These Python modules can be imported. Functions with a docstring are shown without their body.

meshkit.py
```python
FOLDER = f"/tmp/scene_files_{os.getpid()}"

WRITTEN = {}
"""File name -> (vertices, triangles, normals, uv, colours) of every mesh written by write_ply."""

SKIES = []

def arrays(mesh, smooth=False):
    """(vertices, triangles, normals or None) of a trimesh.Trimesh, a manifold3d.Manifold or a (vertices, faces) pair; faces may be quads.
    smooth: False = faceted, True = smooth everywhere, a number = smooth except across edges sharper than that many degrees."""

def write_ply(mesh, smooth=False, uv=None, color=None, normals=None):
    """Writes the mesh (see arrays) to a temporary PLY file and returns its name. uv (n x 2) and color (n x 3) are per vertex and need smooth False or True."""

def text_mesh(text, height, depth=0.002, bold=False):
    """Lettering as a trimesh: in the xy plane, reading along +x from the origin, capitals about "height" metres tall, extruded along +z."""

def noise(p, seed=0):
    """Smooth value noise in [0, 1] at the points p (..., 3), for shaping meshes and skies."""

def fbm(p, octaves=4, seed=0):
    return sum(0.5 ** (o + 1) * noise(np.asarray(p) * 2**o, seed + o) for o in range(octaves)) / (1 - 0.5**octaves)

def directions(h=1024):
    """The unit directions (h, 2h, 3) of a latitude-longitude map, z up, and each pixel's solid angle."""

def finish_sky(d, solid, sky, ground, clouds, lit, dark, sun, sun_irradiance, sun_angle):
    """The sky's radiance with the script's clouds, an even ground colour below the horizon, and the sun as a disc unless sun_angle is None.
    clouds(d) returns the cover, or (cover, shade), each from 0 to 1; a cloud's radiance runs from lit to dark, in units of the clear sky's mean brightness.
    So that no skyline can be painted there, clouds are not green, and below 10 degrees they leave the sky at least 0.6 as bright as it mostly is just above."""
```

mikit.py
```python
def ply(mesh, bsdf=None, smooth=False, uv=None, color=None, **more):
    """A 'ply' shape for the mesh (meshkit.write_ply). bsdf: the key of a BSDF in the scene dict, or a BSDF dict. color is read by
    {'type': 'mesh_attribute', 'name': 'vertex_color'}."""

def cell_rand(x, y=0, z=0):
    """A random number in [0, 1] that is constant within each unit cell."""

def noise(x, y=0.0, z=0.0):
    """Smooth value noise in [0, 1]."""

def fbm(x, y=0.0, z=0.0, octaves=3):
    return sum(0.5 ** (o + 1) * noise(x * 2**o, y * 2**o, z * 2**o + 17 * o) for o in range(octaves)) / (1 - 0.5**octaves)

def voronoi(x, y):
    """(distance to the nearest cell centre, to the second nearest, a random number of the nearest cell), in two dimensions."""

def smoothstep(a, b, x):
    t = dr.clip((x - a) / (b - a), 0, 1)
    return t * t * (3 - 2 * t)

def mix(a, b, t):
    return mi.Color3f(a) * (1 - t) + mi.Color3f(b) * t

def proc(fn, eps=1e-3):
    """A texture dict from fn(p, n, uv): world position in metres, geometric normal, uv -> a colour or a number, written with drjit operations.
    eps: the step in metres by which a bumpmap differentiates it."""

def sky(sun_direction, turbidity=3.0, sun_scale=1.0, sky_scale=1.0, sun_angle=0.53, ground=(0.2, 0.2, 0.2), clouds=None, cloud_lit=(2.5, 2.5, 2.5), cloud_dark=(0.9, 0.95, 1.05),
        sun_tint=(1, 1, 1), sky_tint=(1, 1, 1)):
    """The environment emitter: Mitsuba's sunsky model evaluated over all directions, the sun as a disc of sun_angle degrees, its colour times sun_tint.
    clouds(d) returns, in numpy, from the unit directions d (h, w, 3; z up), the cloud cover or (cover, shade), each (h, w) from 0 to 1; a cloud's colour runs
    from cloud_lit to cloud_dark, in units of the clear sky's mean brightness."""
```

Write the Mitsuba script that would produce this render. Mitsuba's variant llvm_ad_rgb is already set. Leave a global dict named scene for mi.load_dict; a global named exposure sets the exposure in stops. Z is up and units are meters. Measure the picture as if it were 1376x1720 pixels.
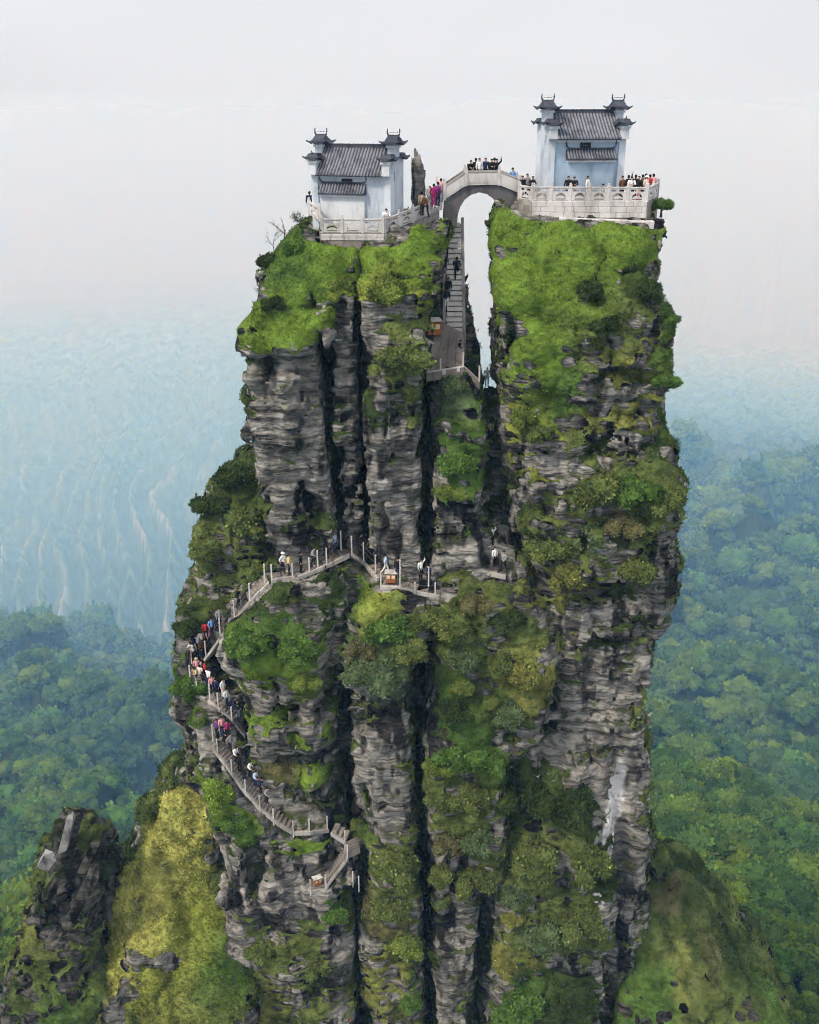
import math, random
import numpy as np
import trimesh
import drjit as dr
import mitsuba as mi
import mikit
from mikit import proc, fbm, noise, smoothstep, mix
from scipy.ndimage import map_coordinates

T = mi.ScalarTransform4f
scene, labels = {}, {}

# ------------------------------------------------------------------ camera, sky, exposure
PITCH, DIST, CAMZ = math.radians(22.0), 70.0, 8.25
CAM = np.array([0.0, -DIST, CAMZ])
FW = np.array([0, math.cos(PITCH), -math.sin(PITCH)])
UP = np.array([0, math.sin(PITCH), math.cos(PITCH)])
scene['camera'] = {'type': 'perspective', 'fov': math.degrees(2 * math.atan(0.5)), 'fov_axis': 'y', 'near_clip': 1.0, 'far_clip': 90000.0,
                   'to_world': T().look_at(origin=CAM.tolist(), target=(CAM + FW).tolist(), up=[0, 0, 1]),
                   'medium': {'type': 'ref', 'id': 'air'}}
exposure = 2.54


def overcast(d):
    import meshkit
    el = np.clip(d[..., 2], 0, 1)
    soft = meshkit.fbm(d * np.array([2.6, 2.6, 6.0]) + 7.0, 4, seed=3) - 0.5
    return np.ones(el.shape), np.clip(0.93 - el * 1.1 + 0.42 * soft, 0, 1)       # CIE overcast sky (the zenith about twice as bright as the horizon) with soft uneven cloud


scene['sky_light'] = mikit.sky([-0.50, -0.42, 0.76], turbidity=4, sun_scale=0.42, sun_angle=12.0, sun_tint=(0.93, 1.0, 1.10), clouds=overcast,
                               cloud_lit=(2.12, 2.14, 2.26), cloud_dark=(1.33, 1.35, 1.415), ground=(0.10, 0.12, 0.10))


# ------------------------------------------------------------------ helpers
def P(px, py, Y):
    """The point at depth Y that the photograph shows at pixel (px, py)."""
    d = FW + (px - 688) / 1720.0 * np.array([1.0, 0, 0]) + (860 - py) / 1720.0 * UP
    return CAM + d * ((Y + DIST) / d[1])


def Z(py, Y):
    return P(688, py, Y)[2]


def tile_noise(beta, seed, n=96):
    """A periodic volume of band-limited noise, mean 0 and deviation 1; sampled by vn()."""
    r = np.random.default_rng(seed)
    k = np.fft.fftfreq(n) * n
    kk = np.sqrt(k[:, None, None] ** 2 + k[None, :, None] ** 2 + (np.fft.rfftfreq(n) * n)[None, None, :] ** 2)
    f = np.fft.rfftn(r.standard_normal((n, n, n))) * np.where(kk < 1.5, 0, 1) / np.maximum(kk, 1) ** beta
    v = np.fft.irfftn(f, s=(n, n, n), axes=(0, 1, 2)).astype(np.float32)
    return (v - v.mean()) / v.std()


VOL = {'soft': tile_noise(2.6, 1), 'rough': tile_noise(1.9, 2), 'lump': tile_noise(2.2, 3)}


def vn(kind, p, size, off=0.0):
    """Noise at points p (n, 3); size = the period in metres (features from a third of it down)."""
    size = np.broadcast_to(np.asarray(size, float), (3,))
    q = ((np.asarray(p) / size + off) * 96.0).T
    return map_coordinates(VOL[kind], q, order=1, mode='grid-wrap')


def sstep(a, b, x):
    t = np.clip((x - a) / (b - a), 0, 1)
    return t * t * (3 - 2 * t)


class Grid:
    """A signed distance field on a grid, from masses given by rows of the photograph."""

    def __init__(self, lo, hi, h):
        self.lo, self.h = np.array(lo, float), np.broadcast_to(np.asarray(h, float), (3,))
        self.n = np.ceil((np.array(hi) - lo) / self.h).astype(int) + 1
        self.ax = [self.lo[i] + np.arange(self.n[i]) * self.h[i] for i in range(3)]
        self.d = np.full(self.n, 4.0, np.float32)

    def mass(self, rows, power=3.6, k=0.35, cap=0.0, mid=0.0, back=12.0):
        r = []
        for py, xl, xr, yf, yb in rows:
            yb = min(yb, back)
            a, b = P(xl, py, yf + 1.5), P(xr, py, yf + 1.5)
            r.append((Z(py, yf + mid * (yb - yf)), a[0], b[0], yf, yb))
        r = np.array(sorted(r))
        zs = self.ax[2]
        xl, xr, yf, yb = (np.interp(zs, r[:, 0], r[:, i]) for i in (1, 2, 3, 4))
        top = r[-1, 0] + cap
        iz = np.where(zs < top + 2.5)[0]
        x0, x1 = r[:, 1].min() - 2, r[:, 2].max() + 2
        ix = np.where((self.ax[0] > x0) & (self.ax[0] < x1))[0]
        iy = np.where((self.ax[1] > r[:, 3].min() - 2) & (self.ax[1] < r[:, 4].max() + 2))[0]
        s = np.ix_(ix, iy, iz)
        X, Y, Zz = (self.ax[0][ix][:, None, None].astype(np.float32), self.ax[1][iy][None, :, None].astype(np.float32), zs[iz][None, None, :].astype(np.float32))
        f = lambda a: a[iz][None, None, :].astype(np.float32)
        cx, ax_, cy, ay = f((xl + xr) / 2), f((xr - xl) / 2), f((yf + yb) / 2), f((yb - yf) / 2)
        # rounded corners at the front, with a radius that is a share of the half width
        c = np.minimum(np.minimum(ax_, ay) * (1.8 / power), 2.6)
        qx, qy = np.abs(X - cx) - ax_ + c, np.abs(Y - cy) - ay + c
        d2 = np.hypot(np.maximum(qx, 0), np.maximum(qy, 0)) + np.minimum(np.maximum(qx, qy), 0) - c
        d = np.maximum(d2, Zz - top)
        old = self.d[s]
        hh = np.clip(0.5 + 0.5 * (old - d) / k, 0, 1)
        self.d[s] = old * (1 - hh) + d * hh - k * hh * (1 - hh)

    def at(self, p):
        q = ((np.asarray(p) - self.lo) / self.h).T
        return map_coordinates(self.d, q, order=1, mode='nearest')

    def trace(self, px, py, y0=-14.0, y1=22.0):
        ys = np.arange(y0, y1, 0.12)
        d0 = FW + (px - 688) / 1720.0 * np.array([1.0, 0, 0]) + (860 - py) / 1720.0 * UP
        pts = CAM + d0 * ((ys + DIST) / d0[1])[:, None]
        v = self.at(pts)
        hit = np.where(v < 0)[0]
        i = hit[0] if len(hit) else int(np.argmin(v))
        return pts[i]

    def scale(self, p):
        return 1720.0 / float((p - CAM) @ FW)

    def ball(self, c, r, cut=False, k=0.5):
        c, r = np.asarray(c, float), np.broadcast_to(np.asarray(r, float), (3,))
        i = [np.where(np.abs(self.ax[j] - c[j]) < r[j] + 1.2)[0] for j in range(3)]
        if min(map(len, i)) == 0:
            return
        s = np.ix_(*i)
        q = [((self.ax[j][i[j]] - c[j]) / r[j]).reshape([-1 if m == j else 1 for m in range(3)]).astype(np.float32) for j in range(3)]
        d = (np.sqrt(q[0] ** 2 + q[1] ** 2 + q[2] ** 2) - 1) * r.min()
        old = self.d[s]
        if cut:
            self.d[s] = np.maximum(old, -d)
        else:
            hh = np.clip(0.5 + 0.5 * (old - d) / k, 0, 1)
            self.d[s] = old * (1 - hh) + d * hh - k * hh * (1 - hh)

    def band(self, w=1.6):
        i = np.nonzero(np.abs(self.d) < w)
        return i, np.stack([self.ax[j][i[j]] for j in range(3)], 1)

    def mesh(self):
        """Naive surface nets: (vertices, triangles), outward facing."""
        d, n = self.d, self.n
        neg = d < 0
        cells = np.zeros(n - 1, np.int8)
        corners = [(a, b, c) for a in (0, 1) for b in (0, 1) for c in (0, 1)]
        for a, b, c in corners:
            cells += neg[a:n[0] - 1 + a, b:n[1] - 1 + b, c:n[2] - 1 + c]
        act = np.array(np.nonzero((cells > 0) & (cells < 8))).T
        index = np.full(n - 1, -1, np.int32)
        index[tuple(act.T)] = np.arange(len(act))
        acc, cnt = np.zeros((len(act), 3)), np.zeros(len(act))
        for ax in range(3):
            o = [k for k in range(3) if k != ax]
            for u in (0, 1):
                for w in (0, 1):
                    a = act.copy(); a[:, o[0]] += u; a[:, o[1]] += w
                    b = a.copy(); b[:, ax] += 1
                    da, db = d[tuple(a.T)], d[tuple(b.T)]
                    m = (da < 0) != (db < 0)
                    t = da[m] / (da[m] - db[m])
                    q = a[m].astype(float); q[:, ax] += t
                    acc[m] += q; cnt[m] += 1
        v = self.lo + (acc / cnt[:, None]) * self.h
        quads = []
        for ax in range(3):
            o = [(ax + 1) % 3, (ax + 2) % 3]
            sl0 = [slice(None)] * 3; sl1 = [slice(None)] * 3
            sl0[ax], sl1[ax] = slice(0, -1), slice(1, None)
            e = np.array(np.nonzero(neg[tuple(sl0)] != neg[tuple(sl1)])).T
            ok = (e[:, o[0]] > 0) & (e[:, o[1]] > 0) & (e[:, o[0]] < n[o[0]] - 1) & (e[:, o[1]] < n[o[1]] - 1)
            e = e[ok]
            def cell(u, w):
                q = e.copy(); q[:, o[0]] -= u; q[:, o[1]] -= w
                return index[tuple(q.T)]
            q = np.stack([cell(1, 1), cell(0, 1), cell(0, 0), cell(1, 0)], 1)
            flip = ~neg[tuple(e.T)]
            q[flip] = q[flip][:, ::-1]
            quads.append(q)
        q = np.vstack(quads)
        q = q[(q >= 0).all(1)]
        return v, np.vstack([q[:, [0, 1, 2]], q[:, [0, 2, 3]]])


def normals_of(v, f):
    n = np.zeros_like(v)
    c = np.cross(v[f[:, 1]] - v[f[:, 0]], v[f[:, 2]] - v[f[:, 0]])
    for k in range(3):
        for j in range(3):
            n[:, j] += np.bincount(f[:, k], c[:, j], len(v))
    return n / np.maximum(np.linalg.norm(n, axis=1, keepdims=True), 1e-9)


def strata(p, seed=0):
    """Layered, jointed rock: an offset in metres (positive = further out)."""
    z = p[:, 2] + 0.55 * vn('soft', p, 26.0, 0.2) + 0.05 * p[:, 0]
    r = np.random.default_rng(seed)
    t1, t2 = r.random(4000), r.random(4000)
    a = z / 0.62 + 1000; b = z / 0.27 + 1500
    lay = t1[np.floor(a).astype(int)] - 0.5
    fa = a - np.floor(a)
    lay2 = t2[np.floor(b).astype(int)] - 0.5
    fb = b - np.floor(b)
    groove = -0.5 * np.exp(-((fa - 0.06) / 0.10) ** 2) - 0.22 * np.exp(-((fb - 0.08) / 0.14) ** 2)
    bl = np.floor(p[:, :2] / 1.35 + t1[np.floor(a / 2).astype(int)][:, None] * 7).astype(int)
    h = ((bl[:, 0] * 7919 + bl[:, 1] * 104729 + np.floor(a / 2).astype(int) * 1299709) % 1009) / 1009.0 - 0.5
    fx = p[:, 0] / 2.0 + 5 * t1[np.floor(p[:, 2] / 6.0).astype(int) + 100] + 0.16 * vn('soft', p, 12.0, 0.5)
    joint = -np.exp(-((fx - np.round(fx)) / 0.055) ** 2) * (t2[np.round(fx).astype(int) + 200] > 0.35)          # upright cracks
    flute = vn('soft', p * [1, 1, 0.16], 7.0, 0.7)
    return 0.85 * joint + 0.36 * lay + 0.17 * lay2 + 0.52 * groove + 0.40 * h + 0.22 * flute


def add(key, mesh, bsdf, smooth=False, color=None, **lab):
    scene[key] = mikit.ply(mesh, bsdf, smooth=smooth, color=color)
    if lab:
        labels[key] = {k: v for k, v in lab.items()}
    return key


COUNT = {}


def key_of(name, parent=None):
    base = f'{parent}__{name}' if parent else name
    n = COUNT.get(base, 0)
    COUNT[base] = n + 1
    return base if n == 0 else f'{base}_{n:03d}'


def refl(c):
    return {'type': 'twosided', 'b': {'type': 'diffuse', 'reflectance': c}}


def rgb(*c):
    return {'type': 'rgb', 'value': list(c)}


# ------------------------------------------------------------------ materials of the land
def rock_colour(p, n, uv):
    x, y, z = p.x, p.y, p.z
    w = fbm(x * 0.25, y * 0.25, z * 0.25, 3)
    bands = noise(x * 0.22 + 3 * w, y * 0.22, z * 2.6 + 0.6 * w)
    fine = fbm(x * 2.2, y * 2.2, z * 7.0, 3)
    stain = smoothstep(0.44, 0.60, fbm(x * 1.1 + 11, y * 1.1, z * 0.30 + 5, 4)) * (0.45 + 0.55 * smoothstep(0.3, 0.6, fbm(x * 0.3, y * 0.3 + 9, z * 0.12, 2)))      # dark wet streaks that run down
    lich = smoothstep(0.60, 0.72, fbm(x * 0.9 + 31, y * 0.9, z * 1.6, 4))
    thin = noise(x * 0.5 + 2 * w, y * 0.5, z * 8.5 + 0.7 * w)
    c = mix((0.042, 0.040, 0.037), (0.365, 0.35, 0.325), smoothstep(0.22, 0.78, 0.40 * bands + 0.40 * fine + 0.24 * thin))
    c = c * (0.55 + 0.8 * w)
    c = mix(c, c * mi.Color3f(0.10, 0.10, 0.115), stain)
    c = mix(c, (0.34, 0.32, 0.28), 0.5 * lich * (1 - stain))
    ds = dr.sqrt(dr.square((x - 17.1 - (z + 46.0) * 0.155) / 0.95) + dr.square((z + 48.5) / 6.6))
    c = mix(c, (0.66, 0.65, 0.64), smoothstep(1.15, 0.8, ds + 0.5 * (fbm(x * 1.4, y * 1.4, z * 1.4, 3) - 0.5)))     # a fresh pale scar low on the right
    moss = smoothstep(0.52, 0.7, fbm(x * 0.8 + 70, y * 0.8, z * 0.8, 3)) * smoothstep(-0.1, 0.6, n.z)
    return mix(c, (0.045, 0.062, 0.018), moss)


def rock_height(p, n, uv):
    x, y, z = p.x, p.y, p.z
    w = fbm(x * 0.8, y * 0.8, z * 0.8, 2)
    return fbm(x * 1.6, y * 1.6, z * 5.5 + 0.7 * w, 4) + 0.5 * noise(x * 6, y * 6, z * 14)


scene['rock'] = {'type': 'twosided', 'b': {'type': 'bumpmap', 't': proc(rock_height, 0.03), 'scale': 0.22,
                                            'b': {'type': 'diffuse', 'reflectance': proc(rock_colour)}}}
def dark_rock_colour(p, n, uv):
    return rock_colour(p, n, uv) * 0.34


scene['dark_rock'] = {'type': 'twosided', 'b': {'type': 'bumpmap', 't': proc(rock_height, 0.03), 'scale': 0.22,
                                                 'b': {'type': 'diffuse', 'reflectance': proc(dark_rock_colour)}}}
scene['plant'] = refl({'type': 'mesh_attribute', 'name': 'vertex_color'})


def ground_height(p, n, uv):
    return fbm(p.x * 3.0, p.y * 3.0, p.z * 3.0, 3)


scene['turf'] = {'type': 'twosided', 'b': {'type': 'bumpmap', 't': proc(ground_height, 0.03), 'scale': 0.25,
                                            'b': {'type': 'diffuse', 'reflectance': {'type': 'mesh_attribute', 'name': 'vertex_color'}}}}

# ------------------------------------------------------------------ the rock pinnacle
rock = Grid([-21, -6.5, -80], [23.5, 16.0, 3.5], (0.26, 0.26, 0.165))
M = rock.mass
M([(960, 330, 1085, 6, 18), (1100, 300, 1085, 6, 18), (1400, 335, 1080, 5.5, 18), (1850, 380, 1045, 5, 18), (2100, 380, 1045, 5, 18)])             # the body behind the clefts
M([(415, 520, 735, 8.5, 16), (600, 440, 735, 8.5, 16), (980, 450, 735, 8.0, 16), (1100, 450, 735, 8.0, 16)])
M([(392, 505, 565, 5.2, 16), (440, 449, 572, 3.2, 17), (500, 433, 572, 1.6, 17), (585, 416, 540, -0.4, 17), (606, 424, 536, 0.8, 17), (640, 416, 536, 0.5, 17), (700, 410, 540, 0.3, 17), (745, 420, 546, 0.8, 17),
   (790, 430, 550, 0.8, 17), (850, 440, 558, 1.2, 17), (900, 452, 566, 1.6, 17), (1000, 455, 575, 2.2, 17)])                                      # left column
M([(398, 545, 640, 5.2, 16), (450, 552, 603, 3.2, 16), (500, 545, 594, 1.9, 16), (530, 545, 594, 2.4, 16), (640, 562, 598, 2.4, 16), (700, 568, 602, 2.2, 16), (900, 582, 610, 2.7, 16), (1000, 585, 616, 3, 16)], power=5)
M([(392, 600, 744, 5.2, 16), (450, 600, 742, 3.4, 16), (500, 606, 735, 2, 16), (540, 608, 718, 2.2, 16), (580, 612, 712, 1.2, 16), (655, 632, 712, 0.4, 16), (690, 618, 708, 1.4, 16), (760, 620, 706, 1.0, 16),
   (940, 628, 702, 1.8, 16), (1020, 624, 706, 2, 16)], power=4)                                                                                   # third column
M([(378, 728, 782, 11.0, 16), (590, 706, 784, 6.8, 16), (640, 706, 786, 5.2, 16), (760, 706, 786, 5.4, 16)])                                        # below the stairs
M([(640, 744, 788, 3.2, 14), (690, 730, 806, 1.6, 14), (730, 733, 810, 1.9, 14), (840, 726, 813, 0.9, 14), (870, 732, 813, 1.6, 14), (1000, 730, 816, 1.4, 14)], power=4)   # middle slab
M([(640, 700, 735, 9, 16), (1000, 700, 735, 9, 16)])
M([(470, 774, 784, 9, 16), (520, 774, 792, 9, 16), (570, 774, 803, 8.5, 16), (640, 774, 808, 8, 16), (800, 774, 818, 8, 16)], power=6)                # left wall of the cleft
M([(640, 800, 845, 13, 18), (700, 800, 850, 10, 18), (800, 800, 856, 6.5, 18), (900, 800, 860, 3.4, 18), (940, 800, 880, 1.6, 18), (1000, 800, 900, 0.8, 18)], power=6)      # the steep floor of the cleft
M([(352, 842, 1106, 6.2, 20), (376, 823, 1112, 4.8, 20), (420, 826, 1107, 3.2, 20), (440, 828, 1104, 2.8, 20), (500, 832, 1112, 1.8, 20), (520, 836, 1132, 1.5, 20), (570, 838, 1134, 1.2, 20), (600, 838, 1116, 1.0, 20),
   (650, 838, 1126, 0.8, 20), (700, 845, 1114, 1.7, 20), (780, 852, 1136, 0.9, 20), (850, 858, 1147, -0.3, 20), (895, 870, 1136, -0.1, 20), (960, 890, 1131, 0.0, 20), (1060, 912, 1127, 0.6, 20), (1112, 920, 1096, 1.2, 20),
   (1170, 928, 1074, 1.2, 20), (1260, 930, 1076, 0.8, 20), (1360, 930, 1086, 0.2, 20), (1420, 930, 1094, 0, 20), (1500, 930, 1080, 0, 20), (1600, 920, 1076, 0, 20), (1720, 900, 1050, -0.2, 20), (2000, 880, 1035, -0.5, 20)])   # right tower
M([(765, 412, 455, 9, 15), (815, 368, 455, 7, 15), (890, 328, 460, 5.5, 16), (985, 336, 470, 4.5, 17), (1040, 303, 480, 4.2, 18), (1078, 290, 480, 3.6, 18), (1112, 292, 480, 3.6, 18), (1200, 290, 480, 3.4, 19), (1300, 312, 480, 3, 19),
   (1350, 335, 480, 3, 19), (1450, 346, 480, 2.5, 19), (1600, 385, 480, 2, 19), (1720, 376, 480, 2, 19), (2000, 370, 480, 2, 19)], power=4)                                          # left shoulder
M([(978, 445, 585, 0.2, 14), (1020, 412, 578, -1.0, 14), (1080, 374, 570, -2.0, 14), (1130, 366, 560, -2.4, 14), (1165, 396, 556, -1.8, 14), (1188, 415, 566, -0.6, 14), (1222, 414, 566, -1.5, 14), (1258, 414, 566, -1.6, 14), (1285, 428, 566, -0.7, 14),
   (1318, 440, 562, -1.3, 14), (1345, 446, 560, -0.6, 14), (1368, 450, 560, 0.9, 14), (1400, 450, 565, 1.4, 14)], power=3)                                                          # bulging boulder
M([(1185, 326, 415, 0.8, 16), (1230, 332, 412, 0.2, 16), (1252, 340, 412, -0.6, 16), (1310, 334, 430, -1.6, 16), (1395, 342, 560, -2.4, 16), (1420, 352, 560, -2.8, 16), (1500, 384, 560, -2.9, 16), (1560, 384, 600, -2.6, 16), (1720, 372, 600, -3.2, 16), (2000, 372, 600, -3.6, 16)], k=0.5)
M([(988, 622, 748, 0.2, 14), (1012, 612, 745, -0.9, 14), (1060, 592, 735, -1.9, 14), (1150, 588, 690, -2.5, 14), (1185, 592, 684, -1.7, 14), (1250, 596, 690, -1.8, 14), (1330, 608, 700, -1.9, 14), (1400, 618, 712, -2, 14),
   (1480, 612, 716, -2.4, 14), (1640, 614, 710, -2.0, 14), (1720, 614, 716, -2, 14), (2000, 614, 716, -2, 14)], power=3)
M([(995, 715, 925, 0.3, 14), (1050, 712, 930, -0.7, 14), (1130, 735, 935, -1.5, 14), (1225, 716, 925, -1.9, 14), (1300, 714, 855, -2.5, 14), (1490, 722, 845, -2.9, 14), (1505, 730, 800, -2.2, 14), (1720, 730, 796, -2.4, 14), (2000, 730, 796, -2.4, 14)])
M([(1245, 850, 1035, 0.2, 14), (1300, 850, 1030, -0.9, 14), (1400, 845, 1026, -2.0, 14), (1500, 826, 1042, -2.7, 14), (1600, 826, 1026, -2.8, 14), (1640, 830, 1010, -2.0, 14), (1680, 826, 1010, -3.0, 14), (2000, 800, 1000, -3.5, 14)])
# recesses and overhangs: (px, py, half width, half height, how deep the centre lies, depth)
for px, py, rx, ry, dep, ry_ in [(449, 842, 15, 32, 0.2, 2.2), (528, 885, 13, 36, 0.1, 2.0), (985, 752, 85, 26, 0.3, 1.5), (1060, 636, 62, 9, 0.1, 1.2), (1050, 905, 75, 22, 0.2, 1.5), (985, 1000, 90, 26, 0.1, 1.1), (1000, 1075, 85, 20, 0.2, 1.1),
                                 (480, 1185, 90, 12, 0.2, 1.6), (520, 1285, 60, 10, 0.2, 1.5), (705, 1210, 17, 80, 0.6, 3.5), (706, 1420, 9, 200, 0.6, 3.0), (1050, 460, 50, 10, 0.1, 0.9), (1000, 505, 25, 8, 0, 0.6), (640, 460, 20, 10, 0, .8), (655, 470, 40, 9, 0, 1.2), (560, 515, 36, 14, 0.0, 0.9),
                                 (890, 1240, 34, 16, 0.2, 1.6), (815, 1580, 13, 90, 0.5, 2.4), (600, 1600, 16, 60, 0.3, 2.0), (575, 1240, 15, 130, 0.6, 3.0), (900, 840, 40, 40, 0, 0.9), (600, 1450, 12, 40, 0.4, 2.0), (420, 1480, 16, 60, 0.2, 1.5), (800, 1670, 14, 50, 0.4, 2.0), (860, 560, 14, 60, 0.2, .8)]:
    c = rock.trace(px, py)
    s = rock.scale(c)
    rock.ball(c + [0, dep, 0], [rx / s, ry_, ry / s], cut=True)
# ------------------------------------------------------------------ the walkways cut into the ledges
def path(pts, ys=None):
    """World points of a walkway's outer edge, from where the photograph shows it, with the depth that the rock has there."""
    q = np.array(pts, float)
    ys = np.array([rock.trace(a, b)[1] for a, b in q[:, :2]]) if ys is None else np.array(ys, float)
    if len(ys) > 2:
        ys[1:-1] = (ys[:-2] + 2 * ys[1:-1] + ys[2:]) / 4
    return np.array([P(a, b, y - 0.15) for (a, b), y in zip(q[:, :2], ys)])


WALK = {'terrace_walk': path([(739, 1001), (700, 993), (668, 986), (641, 984)]),
        'upper_flight': path([(636, 972), (616, 948), (592, 931)]),
        'second_flight': path([(587, 931), (560, 944), (530, 957), (500, 969)]),
        'balcony': path([(496, 970), (474, 971), (456, 974)]),
        'long_flight': path([(452, 977), (420, 1010), (392, 1044), (366, 1078), (344, 1108)]),
        'turn': path([(338, 1112), (328, 1135), (332, 1168), (346, 1174)]),
        'third_flight': path([(350, 1176), (372, 1192), (392, 1212), (412, 1236)]),
        'fourth_flight': path([(356, 1252), (380, 1284), (408, 1324), (440, 1360), (470, 1384), (492, 1397)]),
        'ledge_walk': path([(494, 1398), (522, 1397), (552, 1393)]),
        'bend': path([(556, 1398), (580, 1414), (584, 1440), (566, 1464), (548, 1488)], ys=[-1.4, -1.7, -2.0, -2.2, -2.4]),
        'low_landing': path([(522, 1496), (547, 1493)]),
        'cleft_foot': path([(822, 962), (850, 968)])}


def sampled(pts, step=0.3):
    out = []
    for a, b in zip(pts[:-1], pts[1:]):
        n = max(1, int(np.linalg.norm(b - a) / step))
        out += [a + (b - a) * k / n for k in range(n)]
    return np.array(out + [pts[-1]])


WALKPTS = np.vstack([sampled(w) for w in WALK.values()])
for c in WALKPTS[::2]:
    rock.ball(c + [0, 0.85, -1.35], [0.9, 0.95, 1.2], k=0.3)
i, p = rock.band()
rock.d[i] -= (0.24 * vn('soft', p, 17.0) + 0.15 * vn('rough', p, 7.0) + 0.78 * strata(p, 5)).astype(np.float32)
del i, p
for c in WALKPTS:
    rock.ball(c + [0, 0.32, 1.22], [0.75, 0.98, 1.24], cut=True)
STAIR_TOP, STAIR_FOOT = P(762, 374, 10.6), P(764, 586, 6.9)
STAIRPTS = np.array([STAIR_FOOT + (STAIR_TOP - STAIR_FOOT) * t for t in np.linspace(0, 1, 26)])
for c in STAIRPTS:
    rock.ball(c + [0, -0.2, 1.1], [0.95, 0.9, 1.2], cut=True)
LANDPTS = np.array([P(x, y, w) for x, y, w in ((736, 600, 5.4), (760, 600, 5.4), (735, 560, 6.4), (760, 575, 6.4), (730, 622, 4.4), (770, 618, 4.4), (724, 590, 5.6), (790, 630, 4.6))])
for c in LANDPTS:
    rock.ball(c + [0, -0.1, 1.25], [0.95, 1.1, 1.3], cut=True)
for py, x0, x1 in ((350, 776, 832), (390, 778, 828), (430, 780, 827), (465, 783, 827), (500, 788, 827), (530, 797, 827), (560, 803, 826), (590, 808, 825), (615, 811, 824), (632, 813, 822)):
    a, b = P(x0, py, 9), P(x1, py, 9)                     # the open slot of the cleft
    rock.ball([(a[0] + b[0]) / 2, 12.0, a[2]], [(b[0] - a[0]) / 2 + .03, 13.0, 1.35], cut=True)
TERRACE = np.vstack([sampled(np.array([P(520, 366, 6.4), P(541, 393, 5.0), P(651, 395, 4.65), P(741, 352, 9.3)])), sampled(np.array([P(872, 352, 7.7), P(893, 362, 6.1), P(1084, 370, 5.7), P(1103, 345, 10)]))])
for c in TERRACE:
    rock.ball(c + [0, -1.0, 0.85], [0.7, 0.95, 1.0], cut=True)
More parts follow.
